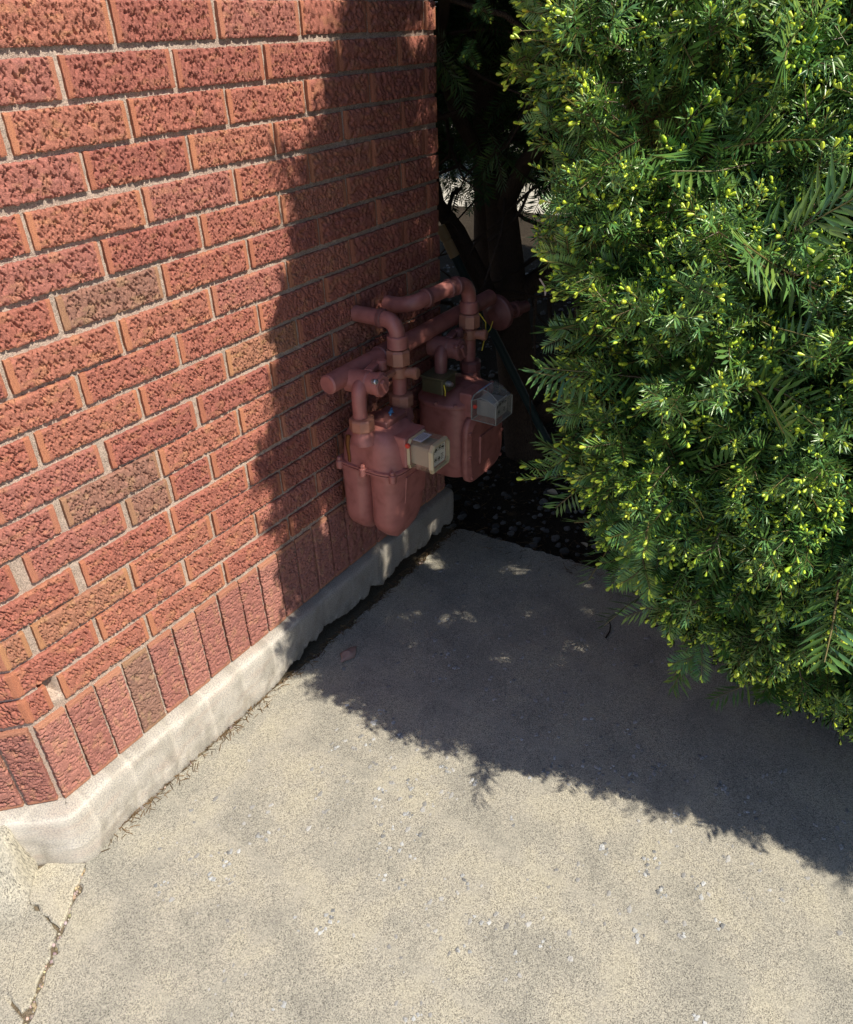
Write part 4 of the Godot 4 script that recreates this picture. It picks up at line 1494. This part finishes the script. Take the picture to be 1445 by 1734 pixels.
	var r1 := PackedVector3Array()
	var r2 := PackedVector3Array()
	for q in oc:
		r1.append(q + Vector3(0, 0, 0.1640))
		r2.append(q + Vector3(0, 0, 0.1655))
	loft(st, [r1, r2], true)
	var face := part("dial_face", st.commit(), mats["dial_white"], m)
	var holder := Transform3D(Basis.IDENTITY, ic + Vector3(0, 0, 0.1655))
	face_print(face, holder, [[-0.35, 0.20, 0.0066, 0.5], [-0.12, 0.26, 0.0066, 2.4], [0.12, 0.26, 0.0066, -0.6], [0.35, 0.20, 0.0066, 1.2], [-0.17, -0.20, 0.0058, 2.0], [0.05, -0.24, 0.0058, -0.9]], 0.064, 0.058)
	clear_cover(m, ic, 0.104, 0.176, 0.040, 0.0365, "cover_clear", "cover_rim")
	st = begin()
	rbox(st, Vector3(0.046, 0.0012, 0.026), 0.0004, Transform3D(Basis.IDENTITY, ic + Vector3(-0.004, 0.0372, 0.124)))
	part("sticker", st.commit(), mats["sticker"], m)
	for k in 4:
		st = begin()
		rbox(st, Vector3(0.034 - 0.004 * (k % 2), 0.0006, 0.0015), 0.0002, Transform3D(Basis.IDENTITY, ic + Vector3(-0.004, 0.0380, 0.116 + 0.005 * k)))
		part("print_line", st.commit(), mats["gear_grey"], m)
	st = begin()
	lathe(st, ic + Vector3(-0.0405, 0.026, 0.107), Vector3(-1, 0, 0), [[0.0065, 0.0], [0.0065, 0.005], [0.0045, 0.007]], 12)
	part("seal_plug", st.commit(), mats["red_plug"], m)

func face_print(face: MeshInstance3D, xf: Transform3D, rows: Array, w: float, h: float) -> void:
	for d in rows:
		var st := begin()
		var c := Vector3(d[0] * w, d[1] * h, 0.0006)
		var r: float = d[2]
		for q in 10:
			var a := TAU * q / 10.0
			rbox(st, Vector3(0.0016, 0.0016, 0.0008), 0.0002, xf * Transform3D(Basis(Vector3(0, 0, 1), a), c + Vector3(cos(a), sin(a), 0) * r))
		var t: float = d[3]
		rbox(st, Vector3(r * 0.50, r * 1.1, 0.0010), 0.0003, xf * Transform3D(Basis(Vector3(0, 0, 1), t), c + Vector3(-sin(t), cos(t), 0) * r * 0.35))
		lathe(st, xf * (c - Vector3(0, 0, 0.0004)), Vector3(0, 0, 1), [[r * 0.48, 0.0], [r * 0.48, 0.0013]], 12)
		part("dial", st.commit(), mats["dial_black"], face)
	var st2 := begin()
	for k in 4:
		rbox(st2, Vector3(0.012 - 0.002 * (k % 2), 0.0014, 0.0006), 0.0002, xf * Transform3D(Basis.IDENTITY, Vector3(0.29 * w, (-0.10 - 0.075 * k) * h, 0.0004)))
	var tx := part("print", st2.commit(), mats["dial_black"], face)

func clear_cover(m: Node3D, ic: Vector3, z0: float, z1: float, a: float, b: float, glass: String, rimm: String) -> void:
	var oct := func(k: float, z: float) -> PackedVector3Array:
		var o := PackedVector3Array()
		for q in [[-0.86, -1.0], [0.86, -1.0], [1.0, -0.66], [1.0, 0.62], [0.72, 1.0], [-0.72, 1.0], [-1.0, 0.62], [-1.0, -0.66]]:
			o.append(ic + Vector3(q[0] * (a - k), q[1] * (b - k), z))
		return o
	var st := begin()
	loft(st, [oct.call(0.0, z0), oct.call(0.0, z1 - 0.004), oct.call(0.003, z1)], true, false, true)
	var cv := part("clear_cover", st.commit(), mats[glass], m)
	st = begin()
	loft(st, [oct.call(0.0015, z1 - 0.011), oct.call(-0.0012, z1 - 0.010), oct.call(-0.0012, z1 - 0.003), oct.call(0.002, z1 + 0.001), oct.call(0.0055, z1 + 0.001), oct.call(0.0055, z1 - 0.009), oct.call(0.0015, z1 - 0.011)], true, false, false)
	part("rim", st.commit(), mats[rimm], cv)
	st = begin()
	loft(st, [oct.call(-0.0005, z0 - 0.002), oct.call(-0.0025, z0 - 0.001), oct.call(-0.0025, z0 + 0.004), oct.call(-0.0005, z0 + 0.006)], true, false, false)
	part("seat_ring", st.commit(), mats[rimm], cv)

func build_meter_two() -> void:
	var m := thing("gas_meter", "darker reddish gas meter with bolted front cover and grey index cover", "gas meter", Vector3(1.035, -1.08, 0.128))
	var X := Vector3(1, 0, 0)
	var Y := Vector3(0, 1, 0)
	var st := begin()
	# body lofted up, drum-like in plan
	var rings := []
	for v in [[0.086, 0.070, -0.128, 3.2], [0.098, 0.080, -0.120, 3.4], [0.104, 0.085, -0.08, 3.6], [0.105, 0.086, 0.0, 3.6], [0.105, 0.086, 0.085, 3.4], [0.102, 0.084, 0.098, 3.2]]:
		rings.append(superring(Vector3(0, v[2], 0), X, Vector3(0, 0, 1), v[0], v[1], v[3], 44))
	loft(st, rings)
	part("body", st.commit(), mats["paint"], m)
	# lid with a rim
	st = begin()
	rings = []
	for v in [[0.108, 0.090, 0.096], [0.111, 0.093, 0.098], [0.111, 0.093, 0.107], [0.107, 0.089, 0.110], [0.100, 0.082, 0.114], [0.080, 0.064, 0.128], [0.055, 0.042, 0.136], [0.030, 0.022, 0.139]]:
		rings.append(superring(Vector3(0, v[2], 0), X, Vector3(0, 0, 1), v[0], v[1], 2.8, 44))
	loft(st, rings)
	part("lid", st.commit(), mats["paint"], m)
	for p in [Vector3(-0.098, 0.108, 0.058), Vector3(-0.06, 0.110, 0.084), Vector3(0.03, 0.110, 0.090), Vector3(-0.108, 0.108, 0.0), Vector3(0.09, 0.110, 0.066)]:
		st = begin()
		bolt(st, p, Y, 0.0058, 0.007)
		part("bolt", st.commit(), mats["paint"], m)
	# front cover plate
	st = begin()
	rings = []
	for v in [[0.098, 0.100, 0.076], [0.106, 0.108, 0.080], [0.106, 0.108, 0.092], [0.101, 0.103, 0.096], [0.097, 0.099, 0.0965], [0.095, 0.097, 0.0985], [0.088, 0.090, 0.1015]]:
		rings.append(superring(Vector3(0.004, -0.032, v[2]), X, Y, v[0], v[1], 4.4, 52))
	loft(st, rings)
	part("front_cover", st.commit(), mats["paint"], m)
	st = begin()
	rbox(st, Vector3(0.105, 0.088, 0.008), 0.003, Transform3D(Basis.IDENTITY, Vector3(0.012, -0.040, 0.1025)))
	part("front_plate", st.commit(), mats["paint"], m)
	for p in [Vector3(-0.088, 0.03, 0.098), Vector3(-0.088, -0.045, 0.098), Vector3(-0.078, -0.115, 0.098), Vector3(0.0, -0.126, 0.098), Vector3(0.088, -0.112, 0.098), Vector3(0.094, -0.03, 0.098)]:
		st = begin()
		bolt(st, p, Vector3(0, 0, 1), 0.0056, 0.006)
		part("bolt", st.commit(), mats["paint"], m)
	# outlet neck and nut
	st = begin()
	lathe(st, Vector3(0.080, 0.115, 0), Vector3.UP, [[0.032, 0.0], [0.028, 0.02], [0.026, 0.035]], 18, false)
	part("neck", st.commit(), mats["paint_dark"], m)
	st = begin()
	lathe(st, Vector3(0.080, 0.143, 0), Vector3.UP, [[0.028, 0.0], [0.031, 0.003], [0.031, 0.026], [0.028, 0.030], [0.02, 0.032]], 9, true)
	part("union_nut", st.commit(), mats["paint_dark"], m)
	# index
	var ic := Vector3(-0.038, 0.112, 0.0)
	st = begin()
	rbox(st, Vector3(0.076, 0.070, 0.040), 0.005, Transform3D(Basis.IDENTITY, ic + Vector3(0, -0.004, 0.076)))
	part("index_base", st.commit(), mats["paint"], m)
	st = begin()
	rbox(st, Vector3(0.056, 0.046, 0.058), 0.003, Transform3D(Basis.IDENTITY, ic + Vector3(0.002, -0.006, 0.134)))
	part("gear_case", st.commit(), mats["gear_grey"], m)
	st = begin()
	rbox(st, Vector3(0.064, 0.050, 0.0016), 0.0005, Transform3D(Basis.IDENTITY, ic + Vector3(0.002, -0.004, 0.1660)))
	var face := part("dial_face", st.commit(), mats["dial_metal"], m)
	face_print(face, Transform3D(Basis.IDENTITY, ic + Vector3(0.002, -0.004, 0.1668)), [[-0.36, 0.22, 0.0060, 0.4], [-0.12, 0.26, 0.0060, 2.2], [0.12, 0.26, 0.0060, -0.4], [0.36, 0.22, 0.0060, 1.5], [-0.22, -0.18, 0.0054, 1.0]], 0.062, 0.050)
	# stepped clear cover: lower box and a taller, sloping back part
	st = begin()
	var prof := [[0.100, 0.030], [0.128, 0.052], [0.150, 0.046], [0.176, 0.024]]
	var sec := []
	for v in prof:
		sec.append(PackedVector3Array([ic + Vector3(-0.043, -0.038, v[0]), ic + Vector3(0.047, -0.038, v[0]), ic + Vector3(0.047, v[1] * 0.7, v[0]), ic + Vector3(0.036, v[1], v[0]), ic + Vector3(-0.030, v[1], v[0]), ic + Vector3(-0.043, v[1] * 0.62, v[0])]))
	loft(st, sec, true, false, true)
	var cv := part("clear_cover", st.commit(), mats["cover_grey"], m)
	st = begin()
	var e0 := sec[3] as PackedVector3Array
	for i in 6:
		tube(st, PackedVector3Array([e0[i], e0[(i + 1) % 6]]), 0.0016, 0.0016, 6)
	for j in 3:
		tube(st, PackedVector3Array([sec[j][5], sec[j + 1][5]]), 0.0012, 0.0012, 6)
		tube(st, PackedVector3Array([sec[j][4], sec[j + 1][4]]), 0.0012, 0.0012, 6)
		tube(st, PackedVector3Array([sec[j][0], sec[j + 1][0]]), 0.0012, 0.0012, 6)
	for i in 6:
		tube(st, PackedVector3Array([sec[0][i], sec[0][(i + 1) % 6]]), 0.0018, 0.0018, 6)
	part("rim", st.commit(), mats["cover_rim_grey"], cv)
	st = begin()
	var tl := Basis(Vector3(1, 0, 0), -0.66)
	rbox(st, Vector3(0.052, 0.0014, 0.026), 0.0004, Transform3D(tl, ic + Vector3(0.002, 0.0425, 0.1135)))
	part("sticker", st.commit(), mats["sticker"], m)
	st = begin()
	rbox(st, Vector3(0.052, 0.0014, 0.008), 0.0004, Transform3D(tl, ic + Vector3(0.002, 0.0438, 0.1130)))
	part("sticker_band", st.commit(), mats["blue_paint"], m)
	st = begin()
	lathe(st, ic + Vector3(-0.0435, 0.004, 0.112), Vector3(-1, 0, 0), [[0.006, 0.0], [0.006, 0.004], [0.004, 0.006]], 12)
	part("seal_plug", st.commit(), mats["red_plug"], m)

func valve_set(x: float, yc: float, label: String, paint: String, has_blue: bool) -> void:
	# stop valve tapped off the header, an elbow turns down to the meter inlet at x
	var v := thing("stop_valve", label, "valve", Vector3(x, yc, 0.125))
	var st := begin()
	var bx := 0.034
	# barrel pointing out from the wall
	lathe(st, Vector3(bx - 0.008, 0.006, -0.052), Vector3(0.14, 0, 1), [[0.025, 0.0], [0.029, 0.003], [0.029, 0.058], [0.027, 0.062], [0.027, 0.084], [0.0300, 0.086], [0.0300, 0.094], [0.026, 0.097]], 22)
	part("barrel", st.commit(), mats[paint], v)
	st = begin()
	lathe(st, Vector3(bx, 0.006, 0.045), Vector3(0, 0, 1), [[0.0265, 0.0], [0.0265, 0.003], [0.024, 0.005]], 8)
	rbox(st, Vector3(0.013, 0.034, 0.010), 0.002, Transform3D(Basis(Vector3(0, 0, 1), 0.5), Vector3(bx, 0.006, 0.052)))
	part("cap", st.commit(), mats[paint], v)
	st = begin()
	lathe(st, Vector3(bx - 0.020, 0.022, 0.036), Vector3(-0.3, 0.25, 1), [[0.0065, 0.0], [0.0065, 0.012], [0.004, 0.014]], 10)
	part("pin", st.commit(), mats["steel" if has_blue else "paint_dark"], v)
	# down elbow to the nut
	st = begin()
	var pth := elbow(Vector3(0.030, 0.004, -0.006), Vector3(0.0, 0.012, 0.0), Vector3(0, -0.034, 0.0), 7)
	pth.append(Vector3(0, -0.090, 0.0))
	tube(st, pth, 0.0195, 0.0175, 16)
	part("inlet_bend", st.commit(), mats[paint], v)
	# lever lug over the barrel
	st = begin()
	rbox(st, Vector3(0.060, 0.012, 0.022), 0.003, Transform3D(Basis(Vector3.UP, 0.25), Vector3(bx + 0.035, 0.030, -0.006)))
	lathe(st, Vector3(bx + 0.062, 0.018, 0.0), Vector3.UP, [[0.013, 0.0], [0.013, 0.020], [0.010, 0.023]], 10)
	part("lock_wing", st.commit(), mats[paint], v)

func riser(n: String, label: String, x: float, ytop: float, ybot: float, path: PackedVector3Array, paint: String) -> void:
	var o := thing(n, label, "pipe")
	var st := begin()
	tube(st, path, 0.0205, 0.0205, 18)
	part("bent_pipe", st.commit(), mats[paint], o)
	st = begin()
	lathe(st, Vector3(x, ytop - 0.036, 0.125), Vector3.UP, [[0.0245, 0.0], [0.0265, 0.002], [0.0265, 0.030], [0.0245, 0.033]], 20)
	part("collar", st.commit(), mats[paint], o)
	st = begin()
	lathe(st, Vector3(x, ytop - 0.078, 0.125), Vector3.UP, [[0.027, 0.0], [0.031, 0.003], [0.031, 0.035], [0.027, 0.040]], 8, true, 0.2)
	part("union_nut", st.commit(), mats["paint_rust"], o)
	st = begin()
	lathe(st, Vector3(x, ybot, 0.125), Vector3.UP, [[0.0185, 0.0], [0.0185, ytop - 0.074 - ybot]], 16)
	part("lower_pipe", st.commit(), mats[paint], o)
	# tee and test plug beside the pipe
	st = begin()
	lathe(st, Vector3(x, ytop - 0.112, 0.125), Vector3.UP, [[0.021, 0.0], [0.023, 0.003], [0.023, 0.026], [0.021, 0.029]], 16)
	lathe(st, Vector3(x, ytop - 0.098, 0.118), Vector3(0.20, 0.0, 1.0), [[0.0135, 0.0], [0.0135, 0.046], [0.0155, 0.047], [0.0155, 0.056], [0.012, 0.059]], 14)
	rbox(st, Vector3(0.115, 0.012, 0.017), 0.003, Transform3D(Basis(Vector3.UP, 0.06), Vector3(x - 0.062, ytop - 0.092, 0.125)))
	part("test_tee", st.commit(), mats["paint_rust"], o)

func build_gas() -> void:
	build_meter_one()
	build_meter_two()
	# header
	var h := thing("header_pipe", "long thick reddish gas header pipe running along the foot of the wall", "pipe")
	var st := begin()
	lathe(st, Vector3(0.556, -0.790, 0.070), Vector3(1, 0, 0), [[0.0205, 0.0], [0.0240, 0.004], [0.0240, 0.770]], 24)
	part("pipe", st.commit(), mats["paint"], h)
	st = begin()
	lathe(st, Vector3(0.760, -0.790, 0.070), Vector3(1, 0, 0), [[0.025, 0.0], [0.028, 0.002], [0.028, 0.05], [0.025, 0.052]], 24)
	part("coupling", st.commit(), mats["paint_dark"], h)
	# end regulator on the header
	var rg := thing("gas_regulator", "dark round gas regulator at the shaded far end of the header pipe", "regulator", Vector3(1.37, -0.845, 0.080))
	st = begin()
	lathe(st, Vector3(-0.018, 0, 0), Vector3(1, 0.1, 0.15), [[0.020, -0.02], [0.052, -0.004], [0.056, 0.0], [0.056, 0.014], [0.050, 0.020], [0.026, 0.026]], 28)
	part("diaphragm_case", st.commit(), mats["paint_dark"], rg)
	st = begin()
	lathe(st, Vector3(0.0, -0.008, 0.0), Vector3(1, -0.1, 0.1), [[0.019, 0.0], [0.019, 0.075], [0.026, 0.077], [0.026, 0.100], [0.019, 0.104], [0.019, 0.15]], 18)
	part("body", st.commit(), mats["paint_dark"], rg)
	# stop valves
	valve_set(0.602, -0.806, "reddish stop valve with a steel pin above the nearer gas meter", "paint", true)
	valve_set(0.962, -0.838, "dark reddish stop valve above the olive flange of the farther gas meter", "paint_dark", false)
	# risers
	riser("outlet_pipe", "short reddish outlet pipe bending from the wall down to the nearer meter", 0.768, -0.722, -0.885,
		PackedVector3Array([Vector3(0.768, -0.690, -0.02), Vector3(0.768, -0.690, 0.070)]) + elbow(Vector3(0.768, -0.690, 0.085), Vector3(0.768, -0.688, 0.126), Vector3(0.768, -0.730, 0.125), 8), "paint")
	st = begin()
	lathe(st, Vector3(0.768, -0.690, 0.074), Vector3(0, 0, 1), [[0.0225, 0.0], [0.0245, 0.002], [0.0245, 0.012], [0.0225, 0.014]], 20)
	part("elbow_band", st.commit(), mats["paint_dark"], get_node("outlet_pipe"))
	var p2 := PackedVector3Array([Vector3(0.899, -0.700, -0.02), Vector3(0.899, -0.700, 0.030)])
	p2.append_array(elbow(Vector3(0.899, -0.698, 0.045), Vector3(0.900, -0.690, 0.088), Vector3(0.945, -0.686, 0.092), 8))
	p2.append(Vector3(1.02, -0.682, 0.105))
	p2.append_array(elbow(Vector3(1.060, -0.680, 0.115), Vector3(1.110, -0.678, 0.126), Vector3(1.112, -0.735, 0.125), 8))
	riser("outlet_pipe", "long reddish outlet pipe looping along the wall and down to the farther meter", 1.112, -0.730, -0.905, p2, "paint")
	var op := get_node("outlet_pipe_001")
	for b in [[Vector3(0.940, -0.686, 0.0915), Vector3(1, 0, 0.15)], [Vector3(1.030, -0.682, 0.1065), Vector3(1, 0, 0.2)], [Vector3(1.056, -0.6805, 0.1135), Vector3(1, 0, 0.2)]]:
		st = begin()
		lathe(st, b[0], b[1], [[0.0225, 0.0], [0.0250, 0.002], [0.0250, 0.012], [0.0225, 0.014]], 20)
		part("elbow_band", st.commit(), mats["paint_dark"], op)
	# olive inlet flange of the farther meter
	var br := thing("insulating_flange", "dark olive metal box flange with a side bolt on top of the farther gas meter", "flange", Vector3(0.950, -0.912, 0.125))
	st = begin()
	rbox(st, Vector3(0.076, 0.006, 0.074), 0.002, Transform3D(Basis.IDENTITY, Vector3(0, 0.020, 0)))
	part("top_plate", st.commit(), mats["brass"], br)
	st = begin()
	rbox(st, Vector3(0.070, 0.042, 0.068), 0.004, Transform3D(Basis.IDENTITY, Vector3(0, -0.004, 0)))
	part("housing", st.commit(), mats["brass"], br)
	st = begin()
	lathe(st, Vector3(-0.012, 0.004, 0.034), Vector3(0, 0, 1), [[0.008, 0.0], [0.008, 0.010], [0.0055, 0.010], [0.0055, 0.018], [0.004, 0.018]], 12)
	part("side_bolt", st.commit(), mats["steel"], br)
	st = begin()
	tube(st, PackedVector3Array([Vector3(-0.030, 0.006, 0.036), Vector3(-0.030, -0.012, 0.040), Vector3(-0.028, -0.026, 0.038)]), 0.0018, 0.0014, 6)
	part("seal_wire", st.commit(), mats["yellow_wire"], br)
	# yellow wire on the long outlet pipe
	var yw := begin()
	tube(yw, PackedVector3Array([Vector3(1.126, -0.770, 0.150), Vector3(1.148, -0.800, 0.158), Vector3(1.152, -0.838, 0.156), Vector3(1.142, -0.884, 0.150)]), 0.0016, 0.0014, 6)
	tube(yw, PackedVector3Array([Vector3(1.152, -0.838, 0.156), Vector3(1.172, -0.828, 0.160), Vector3(1.185, -0.808, 0.160)]), 0.0016, 0.0012, 6)
	var y := MeshInstance3D.new()
	y.mesh = yw.commit()
	y.set_surface_override_material(0, mats["yellow_wire"])
	y.name = "tracer_wire"
	y.set_meta("label", "bent bright yellow wire hooked round the farther outlet pipe")
	y.set_meta("category", "wire")
	add_child(y)

# ---------------------------------------------------------------- loose things
func loose(n: String, mesh: Mesh, m: Material, xf: Transform3D, label: String, cat: String, group := "") -> void:
	var o := MeshInstance3D.new()
	o.mesh = mesh
	o.set_surface_override_material(0, m)
	o.transform = xf
	o.name = numbered(n)
	o.set_meta("label", label)
	o.set_meta("category", cat)
	if group != "":
		o.set_meta("group", group)
	add_child(o)

func leaf_mesh(len_: float, wid: float, curl: float) -> ArrayMesh:
	var st := begin()
	var prev := []
	for j in 6:
		var t := j / 5.0
		var w := wid * sin(PI * clampf(t * 0.92 + 0.06, 0.0, 1.0))
		var row := [Vector3(-w, 0.004 + curl * w * 0.6, len_ * (t - 0.5)), Vector3(0, 0.0015 + curl * 0.006 * sin(t * 3.0), len_ * (t - 0.5)), Vector3(w, 0.004 + curl * w * 0.5, len_ * (t - 0.5))]
		if j > 0:
			for k in 2:
				var nn := Vector3((0.4 if k == 0 else -0.4), 1, 0).normalized()
				quad(st, prev[k], prev[k + 1], row[k + 1], row[k], nn, nn, nn, nn)
		prev = row
	return st.commit()

func build_small() -> void:
	# reddish chip of stone on the slab, close to the footing
	loose("stone_chip", stone_mesh(15, 0.42, Color(1, 1, 1), 0.34), mats["stone_pink"], Transform3D(Basis(Vector3.UP, 0.6).scaled(Vector3(0.030, 0.026, 0.019)), Vector3(0.462, GY + 0.008, 0.128)), "flat pinkish chip of stone lying on the slab near the footing", "stone")
	# twig on the slab by the yew
	var st := begin()
	tube(st, PackedVector3Array([Vector3(-0.036, 0.003, 0), Vector3(-0.01, 0.006, 0.006), Vector3(0.016, 0.005, 0.004), Vector3(0.038, 0.003, -0.004)]), 0.0024, 0.0014, 6)
	loose("twig", st.commit(), mats["twig"], Transform3D(Basis(Vector3.UP, 0.2), Vector3(0.935, GY, 0.690)), "thin dark curved twig lying on the shaded slab by the yew", "twig")
	# pale litter on the dark bed
	var spots := [[1.60, 0.20, 0.030, "largest pale torn leaf on the dark bed"], [1.56, 0.265, 0.020, "small pale folded leaf nearest the slab on the dark bed"], [1.74, 0.20, 0.018, "narrow pale leaf standing up on the dark bed"], [1.345, 0.44, 0.024, "pale crumpled leaf at the edge of the slab"], [1.52, 0.33, 0.012, "tiny pale leaf fragment between the dark stones"]]
	var k := 0
	for s in spots:
		loose("fallen_leaf", leaf_mesh(s[2] * 1.5, s[2] * 0.5, 0.8), mats["litter"], Transform3D(Basis.from_euler(Vector3(0.3 * sin(k * 2.0), k * 1.9, 0.25 * cos(k * 3.0))), Vector3(s[0], -1.590, s[1])), s[3], "leaf", "pale leaves on the dark bed")
		k += 1
	st = begin()
	lathe(st, Vector3(-0.016, 0, 0), Vector3(1, 0.05, 0), [[0.0035, 0.0], [0.0042, 0.002], [0.0042, 0.030], [0.003, 0.032]], 9)
	loose("bark_chip", st.commit(), mats["litter_brown"], Transform3D(Basis(Vector3.UP, 0.7), Vector3(1.29, -1.590, 0.585)), "short orange-brown stick on the gravel beside the slab", "stick")
	# hose pipe end
	var hp := thing("hose_pipe", "dark green pipe with a cream threaded end leaning by the wall corner", "pipe", Vector3(1.62, -1.60, -0.20))
	var a := Vector3(0.16, 0.0, 0.36)
	var b := Vector3(-0.02, 0.845, -0.03)
	st = begin()
	tube(st, PackedVector3Array([a, a.lerp(b, 0.35), a.lerp(b, 0.7), b]), 0.0155, 0.0155, 14)
	part("pipe", st.commit(), mats["hose_green"], hp)
	var d := (b - a).normalized()
	st = begin()
	lathe(st, b - d * 0.01, d, [[0.0180, 0.0], [0.0180, 0.055], [0.0160, 0.057], [0.0160, 0.062], [0.0185, 0.064], [0.0175, 0.110], [0.015, 0.112]], 18)
	part("threaded_end", st.commit(), mats["cream_pipe"], hp)
	# grey feather-like leaf caught in the yew
	loose("grey_leaf", leaf_mesh(0.040, 0.014, 0.6), mats["feather"], Transform3D(Basis.from_euler(Vector3(1.2, 0.8, 0.2)), Vector3(0.78, -0.56, 0.50)), "small grey leaf caught at the shaded flank of the yew", "leaf")
	# pale flat stone behind the slab under the yew
	loose("flat_stone", stone_mesh(21, 0.35, Color(1, 1, 1), 0.25), mats["stone_pink"], Transform3D(Basis(Vector3.UP, 0.3).scaled(Vector3(0.10, 0.06, 0.04)), Vector3(1.56, -1.575, 0.52)), "flat brownish stone half buried in the bed under the yew", "stone")
